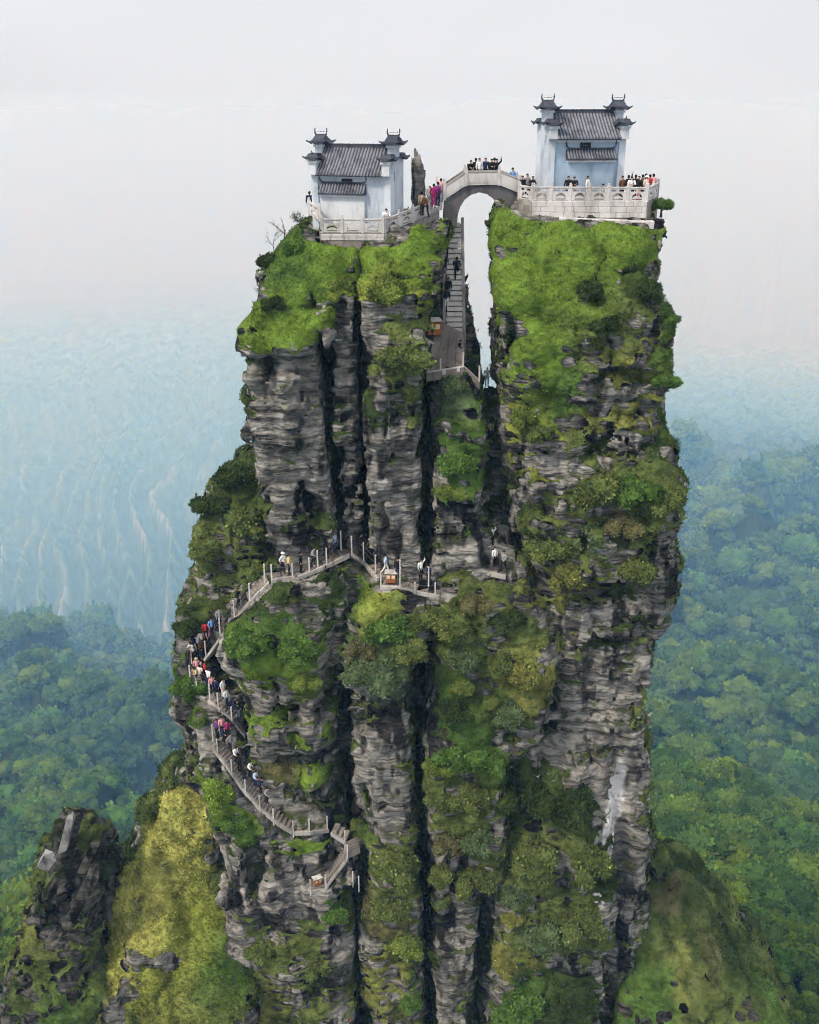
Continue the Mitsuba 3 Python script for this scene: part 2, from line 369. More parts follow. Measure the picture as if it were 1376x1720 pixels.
# the dark upright clefts between the columns: (px, py) along the middle, half width in metres, depth of the cut
for line, hw, y0, y1 in (([(538, 560), (548, 680), (558, 780), (572, 915)], 0.30, 0.0, 8.0), ([(599, 420), (601, 560), (606, 700), (613, 800), (618, 915)], 0.20, 0.5, 7.5), ([(719, 640), (717, 760), (716, 860), (715, 945)], 0.42, 0.5, 9.0), ([(832, 640), (836, 720)], 0.22, 2.0, 9.0),
                         ([(706, 1140), (706, 1280), (709, 1400), (718, 1560), (722, 1720)], 0.40, -3.0, 6.0), ([(577, 1120), (580, 1250), (590, 1400)], 0.36, -3.0, 5.5), ([(602, 1480), (600, 1600), (604, 1720)], 0.34, -3.5, 4.5), ([(808, 1500), (806, 1600), (800, 1720)], 0.34, -3.5, 4.5)):
    a = np.array([P(x, y, (y0 + y1) / 2 if (y0 + y1) / 2 < 2 else 2.0) for x, y in line])
    for c in sampled(a, 0.5):
        w = hw * (1 + 0.5 * float(vn('soft', c[None], 7.0, .2)[0]))
        rock.ball([c[0], (y0 + y1) / 2, c[2]], [max(w, .1), (y1 - y0) / 2, 0.7], cut=True)
from scipy import sparse
from scipy.spatial import cKDTree

v, f = rock.mesh()
n = normals_of(v, f)
keep = np.ones(len(f), bool)
scene['rock_pinnacle'] = mikit.ply((v, f), 'rock', smooth=True)
labels['rock_pinnacle'] = {'label': 'tall twin rock pinnacle of dark layered stone split by a deep cleft', 'category': 'rock', 'kind': 'structure'}

# ------------------------------------------------------------------ turf, moss and scrub on the ledges
GREENS = {'lawn': (0.135, 0.212, 0.032), 'green': (0.072, 0.130, 0.028), 'lime': (0.175, 0.205, 0.038), 'olive': (0.092, 0.118, 0.036), 'dark': (0.034, 0.052, 0.017),
          'gold': (0.36, 0.365, 0.100), 'straw': (0.150, 0.160, 0.045), 'leaf': (0.120, 0.160, 0.034), 'grey': (0.080, 0.115, 0.052), 'brown': (0.110, 0.105, 0.048)}
# patches seen in the photograph: (px, py, half width, half height, kind, strength)
PATCH = [(480, 545, 75, 50, 'lawn', 1.9), (500, 450, 70, 60, 'green', 1.4), (565, 430, 60, 40, 'lawn', .9), (680, 430, 75, 45, 'lawn', 1.6), (620, 415, 120, 28, 'lawn', 1.6), (655, 490, 55, 36, 'lime', 1.1), (570, 480, 26, 16, 'lime', 1.0),
         (680, 590, 46, 70, 'olive', 1.0), (920, 400, 110, 60, 'lawn', 1.9), (900, 490, 85, 85, 'lawn', 1.8), (910, 570, 60, 75, 'lawn', 1.5), (1050, 410, 60, 45, 'lawn', 1.4), (980, 470, 60, 60, 'lawn', 1.2), (1030, 560, 90, 60, 'olive', 1.0), (1080, 480, 45, 50, 'dark', .9), (1060, 610, 70, 30, 'straw', .8),
         (1030, 705, 75, 22, 'straw', 1.1), (930, 670, 60, 50, 'green', 1.0), (890, 720, 45, 70, 'lime', .8), (765, 655, 26, 34, 'grey', 1.0), (765, 790, 40, 60, 'green', 1.1), (798, 690, 14, 60, 'green', .9), (797, 850, 16, 80, 'green', .9),
         (1030, 830, 100, 55, 'olive', 1.1), (1110, 850, 40, 70, 'olive', 1.0), (1000, 890, 60, 40, 'grey', .9), (920, 930, 60, 50, 'olive', 1.0), (1060, 950, 70, 22, 'olive', .9), (930, 980, 45, 35, 'straw', .9), (1125, 560, 20, 60, 'green', 1.0), (1115, 660, 18, 60, 'green', .9), (1115, 350, 20, 30, 'green', 1.0),
         (380, 900, 60, 90, 'olive', 1.2), (400, 815, 45, 40, 'dark', 1.2), (320, 1060, 32, 40, 'dark', .9), (320, 1160, 32, 60, 'green', 1.1), (450, 1080, 95, 50, 'green', 1.0), (480, 1130, 80, 40, 'lawn', .9), (485, 1235, 75, 28, 'lawn', 1.2), (525, 1305, 34, 22, 'lawn', .8), (470, 1300, 40, 25, 'brown', 1.0),
         (370, 1335, 42, 50, 'lawn', 1.2), (385, 1385, 45, 30, 'green', .9), (505, 1410, 46, 24, 'lawn', 1.2), (640, 1020, 36, 50, 'lime', 1.0), (635, 1120, 50, 65, 'grey', 1.2), (730, 1060, 90, 60, 'olive', 1.0), (830, 1080, 80, 60, 'olive', .9), (880, 1140, 50, 60, 'straw', .9), (770, 1150, 45, 50, 'green', .9),
         (790, 1260, 70, 60, 'green', 1.1), (770, 1370, 60, 110, 'olive', 1.1), (870, 1330, 60, 60, 'dark', .9), (920, 1460, 100, 90, 'olive', 1.1), (980, 1350, 60, 40, 'dark', 1.0), (1010, 1450, 40, 80, 'dark', .9), (930, 1570, 80, 60, 'olive', 1.0), (880, 1680, 60, 50, 'green', 1.1), (960, 1690, 60, 40, 'dark', 1.0), (870, 1620, 50, 30, 'straw', .8),
         (660, 1460, 48, 90, 'olive', 1.1), (640, 1540, 40, 50, 'brown', .9), (680, 1600, 40, 40, 'olive', .9), (650, 1660, 40, 60, 'straw', .8), (700, 1670, 20, 40, 'green', 1.0), (560, 1520, 40, 40, 'green', 1.0), (590, 1380, 25, 60, 'green', .8), (630, 1385, 22, 40, 'green', .9), (450, 1610, 40, 50, 'olive', .9), (420, 1680, 60, 50, 'straw', .8), (520, 1620, 40, 60, 'olive', .8), (500, 1690, 50, 30, 'olive', .8),
         (1060, 1230, 18, 60, 'olive', .9), (880, 1210, 60, 30, 'dark', .9), (440, 1010, 60, 30, 'dark', .6), (540, 1010, 40, 40, 'dark', .6), (660, 700, 40, 20, 'dark', .6), (1110, 760, 24, 50, 'dark', .9), (620, 985, 30, 22, 'green', .8), (780, 985, 80, 30, 'olive', .9), (870, 900, 30, 60, 'dark', .7)]
BARE = [(490, 720, 70, 100), (600, 800, 40, 100), (660, 830, 44, 120), (580, 590, 45, 40), (990, 1180, 70, 90), (1010, 1270, 50, 50), (640, 1300, 45, 110), (765, 1600, 36, 80), (480, 1500, 70, 60), (1050, 1470, 22, 120), (1036, 1345, 30, 80), (1010, 1230, 60, 70), (1040, 660, 65, 12), (770, 920, 38, 40), (500, 640, 70, 40), (470, 850, 40, 40)]


def field(g, items, pts):
    out = []
    for it in items:
        c = g.trace(it[0], it[1])
        s = g.scale(c)
        q = ((pts - c) / np.array([it[2] / s, 3.2, it[3] / s * 1.15])).astype(np.float32)
        out.append(np.exp(-1.1 * (q ** 2).sum(1) ** 1.5))
    return out


def plant_cover(g, v, f, n, patches, bare, base=0.13, up=0.60, warp=0.36):
    """(strength, colour) of what grows at each vertex: more on upward faces, and in the patches seen."""
    w = vn('rough', v, 9.0, 0.3) * warp + vn('soft', v, 3.0, 0.1) * 0.12
    vv = v + np.stack([vn('soft', v, 11.0, o) for o in (0.1, 0.4, 0.7)], 1) * 0.55
    m = base + up * n[:, 2] + w
    col = np.zeros((len(v), 3)); tot = np.full(len(v), 0.06)
    mixn = sstep(-0.8, 0.8, vn('soft', v, 14.0, 0.6))[:, None]
    col += tot[:, None] * (np.array(GREENS['olive']) * mixn + np.array(GREENS['dark']) * (1 - mixn))
    for it, a in zip(patches, field(g, patches, vv)):
        m += 0.62 * it[5] * a
        col += (a ** 1.5)[:, None] * np.array(GREENS[it[4]]); tot += a ** 1.5
    for a in field(g, bare, vv):
        m -= 0.75 * a
    if g is rock:                                              # trodden ways stay clear
        near = cKDTree(np.vstack([WALKPTS + [0, 0.35, 0.3], STAIRPTS, LANDPTS, TERRACE, TERRACE + [0, .5, .5]])).query(v, distance_upper_bound=1.3)[0]
        m -= 1.6 * (1 - sstep(0.75, 1.25, np.minimum(near, 1.3)))
    col /= tot[:, None]
    col = col * (1 + 0.22 * vn('rough', v, 5.0, 0.8) + 0.10 * vn('soft', v, 1.6, 0.2))[:, None]
    return m, np.clip(col, 0.006, 0.5)


def shell(v, f, n, m, thick=0.34, cut=0.20, col=None):
    """The part of the surface where m > cut, lifted off the rock as a cushion: lumpy where shrubby, smooth where it is lawn."""
    sel = (m[f] > cut).all(1)
    ff = f[sel]
    used, inv = np.unique(ff, return_inverse=True)
    ff = inv.reshape(-1, 3)
    vv, nn, mm = v[used], n[used].copy(), m[used]
    nn[:, 2] += 0.25
    nn /= np.linalg.norm(nn, axis=1, keepdims=True)
    lawn = lawniness(col[used])
    lump = 0.62 + (0.30 * vn('lump', vv, 5.0, 0.4) + 0.16 * vn('lump', vv, 2.2, 0.9)) * (1 - 0.75 * lawn)
    h = sstep(cut, cut + 0.35, mm) * thick * np.clip(lump, 0.15, 2) * (0.7 + 0.8 * sstep(0.4, 1.2, mm)) - 0.05 * (mm < cut + 0.06)
    out = vv + nn * (h + 0.10 * lawn)[:, None]
    e = np.vstack([ff[:, [0, 1]], ff[:, [1, 2]], ff[:, [2, 0]]])
    A = sparse.coo_matrix((np.ones(len(e)), (e[:, 0], e[:, 1])), (len(vv), len(vv))).tocsr()
    A = A + A.T
    deg = np.maximum(np.asarray(A.sum(1)).ravel(), 1)[:, None]
    w = (0.15 + 0.8 * lawn * sstep(cut + 0.1, cut + 0.5, mm))[:, None]
    for _ in range(14):
        out = out * (1 - w) + (A @ out) / deg * w
    return out, ff, used


def lawniness(col):
    return sstep(0.015, 0.07, col[:, 1] - col[:, 0] * 1.15)


def cards(v, f, col, count, size, rng, seen=True, droop=0.0, up=0.35, jitter=0.30, narrow=0.5, weight=None):
    """Leaf-sized faces scattered over a surface: (vertices, triangles, colours)."""
    tri = v[f]
    nrm = np.cross(tri[:, 1] - tri[:, 0], tri[:, 2] - tri[:, 0])
    area = np.linalg.norm(nrm, axis=1)
    nrm /= np.maximum(area, 1e-12)[:, None]
    c = tri.mean(1)
    w = area.copy()
    if seen:
        view = CAM - c
        w *= (np.einsum('ij,ij->i', view, nrm) / np.linalg.norm(view, axis=1) > -0.25) + 0.06
    if weight is not None:
        w *= weight[f].mean(1)
    k = rng.choice(len(f), count, p=w / w.sum())
    b = rng.dirichlet([1, 1, 1], count)
    p = (tri[k] * b[:, :, None]).sum(1)
    nn = nrm[k]
    d = nn * 0.8 + rng.normal(0, 0.55, (count, 3)) + [0, 0, up]
    d /= np.linalg.norm(d, axis=1, keepdims=True)                      # along the leaf
    s = np.cross(d, rng.normal(0, 1, (count, 3)))
    s /= np.linalg.norm(s, axis=1, keepdims=True)
    L = size * rng.uniform(0.55, 1.45, count)[:, None]
    W = L * narrow * rng.uniform(0.6, 1.2, count)[:, None]
    a0, a2 = p - nn * 0.03, p + d * L + [0, 0, -droop] * L
    mid = p + d * L * 0.5 + np.cross(s, d) * L * 0.10
    V = np.stack([a0, mid + s * W * 0.5, a2, mid - s * W * 0.5], 1).reshape(-1, 3)
    i = np.arange(count)[:, None] * 4
    F = np.vstack([i + [0, 1, 2], i + [0, 2, 3]])
    cc = col[f[k]].mean(1) * rng.lognormal(0, jitter, (count, 1)) * (1 + rng.normal(0, 0.10, (count, 3)))
    return V, F, np.repeat(np.clip(cc, 0.004, 0.6), 4, 0)


rng = np.random.default_rng(11)
m, col = plant_cover(rock, v, f, n, PATCH, BARE)
sv, sf, used = shell(v, f, n, m, col=col)
scene['moss'] = mikit.ply((sv, sf), 'turf', smooth=True, color=col[used])
labels['moss'] = {'label': 'green and olive turf and moss cushions covering the ledges of the pinnacle', 'category': 'moss', 'kind': 'stuff'}
mm = m[used]
lawn = lawniness(col[used])
a = cards(sv, sf, col[used] * 1.1, 110000, 0.16, rng, weight=0.03 + 0.97 * (1 - lawn))
b = cards(sv, sf, col[used] * 1.1, 120000, 0.10, rng, weight=0.02 + lawn, narrow=0.22, up=0.9, jitter=0.2)
scene['scrub'] = mikit.ply((np.vstack([a[0], b[0]]), np.vstack([a[1], b[1] + len(a[0])])), 'plant', color=np.vstack([a[2], b[2]]))
labels['scrub'] = {'label': 'low leafy scrub and grass growing all over the mossy ledges of the pinnacle', 'category': 'scrub', 'kind': 'stuff'}
print('rock', len(f), 'moss', len(sf))

# ------------------------------------------------------------------ the flanking hills
def hill(name, stone, lo, hi, h, rows, patches, bare, label, amp, power=2.6, base=0.15, ncards=40000, size=0.22, dir_=(0, 0, 0), balls=(), kind='structure', up=.62, grass=True, sk=0.25, mid=0.5):
    g = Grid(lo, hi, h)
    g.mass(rows, power=power, mid=mid, back=99)
    i, p = g.band()
    q = p @ np.array([[1, 0, 0], [0, 1, 0], dir_]).T if any(dir_) else p
    g.d[i] -= (amp * vn('soft', p, 20.0, 0.3) + amp * 0.45 * vn('rough', p, 8.0, 0.6) + sk * strata(p @ ROT.T, 9)).astype(np.float32)
    v, f = g.mesh()
    n = normals_of(v, f)
    scene[name] = mikit.ply((v, f), stone, smooth=True)
    labels[name] = {'label': label, 'category': 'hill', 'kind': kind}
    m, col = plant_cover(g, v, f, n, patches, bare, base=base, up=up)
    sv, sf, used = shell(v, f, n, m, thick=0.30, col=col)
    a = cards(sv, sf, col[used] * 1.15, ncards, size, rng, up=0.6, narrow=0.3, jitter=0.22)
    return g, (sv, sf, col[used]), a


ca, sa = math.cos(0.6), math.sin(0.6)
ROT = np.array([[ca, 0, sa], [0, 1, 0], [-sa, 0, ca]])
hills = []
hills.append(hill('grassy_hill', 'rock', [-36, -22, -92], [-10, 20, -40], 0.32,
     [(1304, 300, 345, 3, 12), (1350, 244, 350, 2, 14), (1400, 196, 356, 0, 15), (1450, 168, 366, -2, 15), (1500, 154, 388, -4, 15), (1560, 140, 396, -6, 15), (1640, 118, 396, -8, 15), (1720, 96, 390, -10, 15), (2000, 30, 390, -14, 15)],
     [(270, 1420, 90, 120, 'gold', 1.1), (230, 1550, 80, 120, 'gold', 1.0), (330, 1540, 60, 80, 'lime', .8), (365, 1650, 30, 70, 'green', .7), (290, 1640, 70, 60, 'lime', .7), (165, 1650, 50, 90, 'gold', .8), (310, 1700, 70, 40, 'straw', .8), (225, 1480, 12, 20, 'dark', 2.2), (285, 1365, 16, 14, 'green', 1.5), (300, 1360, 60, 50, 'gold', 1.2), (200, 1600, 30, 40, 'lime', .6)],
     [(255, 1605, 50, 18), (250, 1612, 45, 16), (205, 1670, 24, 30), (205, 1675, 20, 24), (300, 1500, 16, 10)], 'steep hillside of golden and green grass on the left foot of the pinnacle', 0.85, base=0.45, ncards=80000, size=0.30, power=2.4))
hills.append(hill('rocky_crag', 'dark_rock', [-47, -20, -92], [-17, 14, -40], 0.26,
     [(1372, 96, 114, -1, 2), (1410, 84, 150, -2, 3), (1450, 60, 168, -3.5, 5), (1500, 22, 162, -5, 6), (1600, -12, 150, -7, 7), (1720, -34, 132, -9, 8), (2000, -70, 110, -12, 8)],
     [(40, 1500, 40, 50, 'olive', 1.3), (140, 1620, 40, 100, 'olive', 1.1), (60, 1620, 60, 60, 'olive', .6), (110, 1700, 50, 40, 'green', .9), (60, 1570, 50, 40, 'straw', .9), (130, 1410, 20, 30, 'olive', .9), (70, 1460, 20, 20, 'olive', 1)],
     [(140, 1480, 30, 60), (90, 1560, 50, 40), (110, 1400, 24, 40)], 'jagged crag of dark tilted slabs with mossy ledges below the hillside', 0.45, base=-0.05, ncards=22000, size=0.2, sk=1.4, power=2.6))
hills.append(hill('grassy_spur', 'dark_rock', [12, -16, -104], [60, 34, -46], 0.36,
     [(1458, 1070, 1096, 5, 12), (1490, 1062, 1130, 4, 13), (1530, 1056, 1176, 2, 14), (1580, 1048, 1232, 0, 15), (1640, 1040, 1290, -2, 16), (1720, 1030, 1346, -4, 17), (2000, 1010, 1500, -10, 20)],
     [(1090, 1670, 50, 80, 'green', 1.0), (1100, 1580, 40, 70, 'olive', .9), (1250, 1640, 60, 80, 'dark', 1.5), (1180, 1560, 50, 50, 'dark', 1.2), (1120, 1500, 40, 24, 'brown', 1.2), (1200, 1600, 24, 60, 'brown', 1.2), (1200, 1690, 60, 50, 'olive', .8), (1290, 1680, 40, 30, 'green', .8), (1140, 1640, 12, 60, 'straw', .7)],
     [(1190, 1590, 20, 8), (1250, 1660, 16, 10)], 'steep green and dark spur falling away from the right foot of the pinnacle', 0.6, base=0.48, ncards=40000, size=0.26, sk=0.8, power=2.2, mid=0.2))
hv, hf, hc, off = [], [], [], 0
for _, s, _ in hills:
    hv.append(s[0]); hf.append(s[1] + off); hc.append(s[2]); off += len(s[0])
scene['turf_cover'] = mikit.ply((np.vstack(hv), np.vstack(hf)), 'turf', smooth=True, color=np.vstack(hc))
labels['turf_cover'] = {'label': 'dense turf clothing the hillside, the crag and the spur at the foot of the pinnacle', 'category': 'turf', 'kind': 'stuff'}
hv, hf, hc, off = [], [], [], 0
for _, _, s in hills:
    hv.append(s[0]); hf.append(s[1] + off); hc.append(s[2]); off += len(s[0])
scene['grass'] = mikit.ply((np.vstack(hv), np.vstack(hf)), 'plant', color=np.vstack(hc))
labels['grass'] = {'label': 'long golden and green grass on the slopes at the foot of the pinnacle', 'category': 'grass', 'kind': 'stuff'}
# ------------------------------------------------------------------ the valley, its forest and the far mountains
# height of the land against the distance from the viewpoint, to the right and to the left, in steps that stand for more metres the further out they lie
TAB_R = np.array([[0, -150], [120, -158], [170, -178], [306, -222], [450, -258], [661, -286], [1100, -330], [1970, -335], [3600, -335]], float)
TAB_L = np.array([[0, -120], [110, -125], [165, -142], [200, -185], [240, -207], [300, -238], [400, -288], [600, -376], [760, -436], [850, -466], [920, -555], [980, -570], [1080, -500], [1180, -420], [1280, -335], [1400, -280], [1600, -250], [3600, -330]], float)
STEP_U = np.geomspace(1, 4000, 600)
STEP_M = 220.0 * (STEP_U / 250.0) ** 2.1 * np.maximum(STEP_U / 1000.0, 1) ** 2.6


def steps(r):
    return np.exp(np.interp(np.log(np.maximum(r, 1e-2)), np.log(STEP_M), np.log(STEP_U)))


def metres(u):
    return np.exp(np.interp(np.log(u), np.log(STEP_U), np.log(STEP_M)))


def ground(x, y, more=False):
    """Height of the land (relative to the camera) round the pinnacle."""
    rw = np.hypot(x, y + DIST)
    u = steps(rw)
    k = rw / u
    azr = np.arctan2(x, y + DIST)
    az = np.degrees(azr)
    t = sstep(-9, 7, az)
    h = np.interp(u, TAB_L[:, 0], TAB_L[:, 1]) * (1 - t) + np.interp(u, TAB_R[:, 0], TAB_R[:, 1]) * t
    p = np.stack([u * np.sin(azr), u * np.cos(azr), 0 * u], 1)
    a = sstep(120, 420, u)
    # ridges that run down from the right, and gullies on the far wall to the left
    w = p[:, 0] * 0.75 - p[:, 1] * 0.66
    q = np.stack([w + 60 * vn('soft', p, 900.0, 0.2), 0.35 * (p[:, 0] * 0.66 + p[:, 1] * 0.75), 0 * w], 1)
    ridge = 1 - np.abs(vn('soft', q, 520.0, 0.3)) * 0.9
    h += t * a * (30 * ridge + 14 * vn('lump', p, 300.0, 0.1) - 14) * np.clip(u / 500, 0.4, 1.1) * (1 - 0.85 * sstep(700, 1150, u))
    far = sstep(930, 1050, u) * (1 - t)
    ph = az / 1.65 - 0.0070 * (u - 1000) + 1.0 * vn('soft', p, 1500.0, 0.4) + 0.35 * vn('soft', p, 500.0, 0.8) + 0.05 * vn('rough', p, 420.0, 0.2) 
    rib = 1 - np.abs(np.sin(math.pi * ph))
    rib2 = 1 - np.abs(np.sin(math.pi * (2.3 * ph + 0.6 * vn('soft', p, 420.0, 0.7))))
    h += far * (1 - sstep(1150, 1450, u)) * ((14 + 9 * np.clip(vn('soft', p, 700.0, .25), -1, 1.5)) * rib ** 1.2 - 8 + 9 * vn('soft', p, 300.0, 0.7))
    h += (1 - t) * (1 - sstep(800, 920, u)) * a * (16 * vn('soft', p, 330.0, 0.6) + 8 * vn('lump', p, 150.0, 0.3))
    h += (1 - t) * sstep(380, 640, u) * (1 - sstep(840, 920, u)) * (7 * (-np.clip(az, -24, 24) - 17.5) + 9 * vn('soft', p, 300.0, 0.15))
    h *= k
    h += sstep(30000, 48000, rw) * (20 - 650 * np.clip(0.55 + 0.4 * vn('soft', p, 1500.0, .3) , 0, 1.4) - h)                              # ranges lost in the mist close the horizon
    h = np.where(rw < 150, np.minimum(h, -128.0), h)
    foot = -84.0 - 1.25 * np.maximum(np.hypot(x, y - 8) - 22, 0)         # the mountain that the pinnacle grows out of
    h = np.maximum(h, foot - CAMZ)
    return (h, u, k, far, rib, rib2, p) if more else h


rr = np.concatenate([np.linspace(1, 240, 44), metres(np.unique(np.concatenate([np.geomspace(262, 1800, 260), np.linspace(880, 1400, 200)])))])
aa = np.radians(np.concatenate([np.linspace(-180, -33, 30)[:-1], np.linspace(-33, 33, 440), np.linspace(33, 180, 30)[1:]]))
R_, A_ = np.meshgrid(rr, aa, indexing='ij')
X_, Y_ = (R_ * np.sin(A_)).ravel(), (R_ * np.cos(A_)).ravel() - DIST
H_, U_, K_, far_, rib_, rib2_, P_ = ground(X_, Y_, True)
lump = vn('lump', P_, 60.0, 0.2)
H_ += K_ * sstep(600, 860, U_) * (1 - sstep(1250, 1700, U_)) * (1 - 0.93 * far_) * (2.4 * lump + 2.5 * vn('rough', P_, 260.0, 0.5))
nr, na = R_.shape
ii, jj = np.meshgrid(np.arange(nr - 1), np.arange(na - 1), indexing='ij')
q0 = (ii * na + jj).ravel()
tf = np.vstack([np.stack([q0, q0 + na, q0 + na + 1], 1), np.stack([q0, q0 + na + 1, q0 + 1], 1)])
tf = tf[:, ::-1]
tone = sstep(-1.2, 1.4, 0.7 * vn('rough', P_, 120.0, 0.3) + 0.6 * lump)[:, None]
tone += (0.45 - tone) * sstep(1250, 1700, U_)[:, None]
gc = np.array([0.020, 0.036, 0.014]) * (1 - tone) + np.array([0.075, 0.100, 0.030]) * tone
gc += (np.array([0.74, 0.77, 0.80]) - gc) * sstep(14000, 46000, R_.ravel())[:, None]              # haze painted into the ground colour, paler with distance
gc *= (1 + far_ * (1 - sstep(1100, 1400, U_)) * (1.5 * rib_ - 0.65))[:, None]  # relief shading put into the colour: dark gullies, lighter ribs on the far wall
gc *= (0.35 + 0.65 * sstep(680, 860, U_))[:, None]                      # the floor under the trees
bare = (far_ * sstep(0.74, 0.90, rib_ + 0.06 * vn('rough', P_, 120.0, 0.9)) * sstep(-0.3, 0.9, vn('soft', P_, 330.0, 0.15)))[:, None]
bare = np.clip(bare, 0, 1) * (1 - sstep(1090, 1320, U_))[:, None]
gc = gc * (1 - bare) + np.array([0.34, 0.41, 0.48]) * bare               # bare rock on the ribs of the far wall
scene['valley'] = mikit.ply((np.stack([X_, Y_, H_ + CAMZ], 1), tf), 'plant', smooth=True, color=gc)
labels['valley'] = {'label': 'wooded valley and mountain slopes fading into the mist', 'category': 'mountain', 'kind': 'structure'}


def crown(seed, nleaf, lobes=9, leaf=0.26, level=3, jitter=0.3, rough=0.07):
    """A broadleaved crown of unit radius: an uneven lobed mass under leaf clumps."""
    r = np.random.default_rng(seed)
    c = r.normal(0, 1, (lobes, 3)); c /= np.linalg.norm(c, axis=1, keepdims=True)
    c[:, 2] = np.abs(c[:, 2]) * 0.9 - 0.15
    c *= r.uniform(0.40, 0.76, (lobes, 1)); rad = r.uniform(0.26, 0.50, lobes) * (9 / lobes) ** 0.25
    ico = trimesh.creation.icosphere(level)
    d = np.array(ico.vertices)
    b = d @ c.T
    disc = b ** 2 - (c ** 2).sum(1) + rad ** 2
    reach = np.where(disc > 0, b + np.sqrt(np.maximum(disc, 0)), 0.28)
    t = reach.max(1)
    t *= 1 + rough * r.normal(0, 1, len(t))
    v = d * t[:, None]; v[:, 2] *= 0.85
    f = np.array(ico.faces)
    tone = r.uniform(0.7, 1.3, lobes)[reach.argmax(1)]
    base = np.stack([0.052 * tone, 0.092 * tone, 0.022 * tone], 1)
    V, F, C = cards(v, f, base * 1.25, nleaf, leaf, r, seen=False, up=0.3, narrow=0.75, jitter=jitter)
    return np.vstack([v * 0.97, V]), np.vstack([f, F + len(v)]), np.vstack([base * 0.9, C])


TONES = [(1, 1, 1), (1.5, 1.35, 1.0), (0.75, 0.85, 0.9), (1.9, 1.6, 0.9), (1.05, 1.25, 0.9)]


def scaled(c, t):
    return np.clip(c * np.array(t), 0.004, 0.6)


near_k, far_k = [], []
for i in range(8):
    cv, cf, cc = crown(100 + i, 260, lobes=16 + i % 5, leaf=0.13, level=4, jitter=0.2, rough=0.045)
    scene[f'near_crown_{i}'] = {'type': 'shapegroup', 's': mikit.ply((cv, cf), 'plant', color=scaled(cc, TONES[i % 5]))}
    near_k.append(f'near_crown_{i}')
for i in range(8):
    cv, cf, cc = crown(200 + i, 70, lobes=14 + i % 4, leaf=0.16, level=3, jitter=0.2, rough=0.05)
    scene[f'far_crown_{i}'] = {'type': 'shapegroup', 's': mikit.ply((cv, cf), 'plant', color=scaled(cc, TONES[i % 5]))}
    far_k.append(f'far_crown_{i}')
r = np.random.default_rng(77)
labels['forest'] = {'label': 'dense broadleaved forest covering the valley slopes below the pinnacle', 'category': 'forest', 'kind': 'stuff'}
nf = 0
ring = 116.0
while ring < 870:
    gap = 6.2 * max(1.0, (ring / 330) ** 0.62)
    az = np.radians(np.arange(-27 - 900 / ring, 27 + 900 / ring, math.degrees(gap / ring)) + r.uniform(-1, 1))
    az = az + r.normal(0, 0.30 * gap / ring, len(az))
    u = ring + r.normal(0, 0.30 * gap, len(az))
    rad = metres(u)
    x, y = rad * np.sin(az), rad * np.cos(az) - DIST
    z = ground(x, y) + CAMZ
    deg = np.degrees(az)
    ok = (np.abs(deg) > 8.0) & (np.hypot(x, y - 8) > 33)
    for j in np.nonzero(ok)[0]:
        s = gap * 0.72 * math.exp(r.normal(0, 0.36)) * rad[j] / u[j]
        nf += 1
        g = near_k if ring < 290 else far_k
        scene[f'forest__{nf:03d}'] = {'type': 'instance', 'g': {'type': 'ref', 'id': g[r.integers(len(g))]},
              'to_world': T().translate([x[j], y[j], z[j] + 0.45 * s]).rotate([0, 0, 1], r.uniform(0, 360)).rotate([1, 0, 0], r.normal(0, 8)).scale([s, s, s * r.uniform(0.85, 1.3)])}
    ring += gap * 0.50
print('forest', nf)

# ------------------------------------------------------------------ the air
scene['air'] = {'type': 'homogeneous', 'albedo': rgb(0.862, 0.858, 0.886), 'sigma_t': rgb(0.000078, 0.000170, 0.000280), 'scale': 1.0}
LOW, HIGH = H_.min() + CAMZ - 1.0, H_.max() + CAMZ + 8.0
scene['haze'] = {'type': 'cube', 'to_world': T().translate([0, -DIST, (LOW + HIGH) / 2]).scale([80000, 80000, (HIGH - LOW) / 2]), 'bsdf': {'type': 'null'}, 'interior': {'type': 'ref', 'id': 'air'}}
labels['haze'] = {'label': 'pale blue mist filling the valley round the pinnacle', 'category': 'mist', 'kind': 'stuff'}
# ------------------------------------------------------------------ building materials
def weathered(a, b, amt=1.0, sc=1.0):
    def f(p, n, uv):
        big = fbm(p.x * 0.7 * sc, p.y * 0.7 * sc, p.z * 0.45 * sc, 4)
        run = smoothstep(0.5, 0.75, fbm(p.x * 3.2 * sc, p.y * 3.2 * sc, p.z * 0.5 * sc, 3))
        fine = fbm(p.x * 9 * sc, p.y * 9 * sc, p.z * 9 * sc, 2)
        return mix(a, b, dr.clip(amt * (0.75 * smoothstep(0.35, 0.75, big) + 0.55 * run + 0.25 * fine), 0, 1))
    return proc(f)


scene['plaster'] = refl(weathered((0.62, 0.675, 0.75), (0.36, 0.42, 0.49), 0.85))
scene['blue_plaster'] = refl(weathered((0.42, 0.53, 0.66), (0.24, 0.33, 0.44), 0.85))
scene['white_plaster'] = refl(weathered((0.66, 0.69, 0.73), (0.42, 0.45, 0.49), 0.75))
scene['tile'] = refl(weathered((0.085, 0.092, 0.115), (0.040, 0.044, 0.055), 0.9, 2.0))
scene['tile_cover'] = refl(weathered((0.240, 0.250, 0.285), (0.100, 0.105, 0.125), 0.9, 2.0))
scene['pale_stone'] = refl(weathered((0.64, 0.62, 0.62), (0.34, 0.32, 0.30), 0.8))
scene['grey_stone'] = refl(weathered((0.42, 0.40, 0.39), (0.20, 0.19, 0.17), 0.9))
scene['dark_stone'] = refl(weathered((0.150, 0.145, 0.150), (0.060, 0.058, 0.062), 0.9))
scene['paving'] = refl(weathered((0.30, 0.265, 0.235), (0.15, 0.13, 0.115), 0.9))
scene['stair_stone'] = refl(weathered((0.80, 0.78, 0.74), (0.52, 0.50, 0.46), 0.8))
scene['step_stone'] = refl(weathered((0.50, 0.48, 0.45), (0.24, 0.22, 0.20), 0.85))
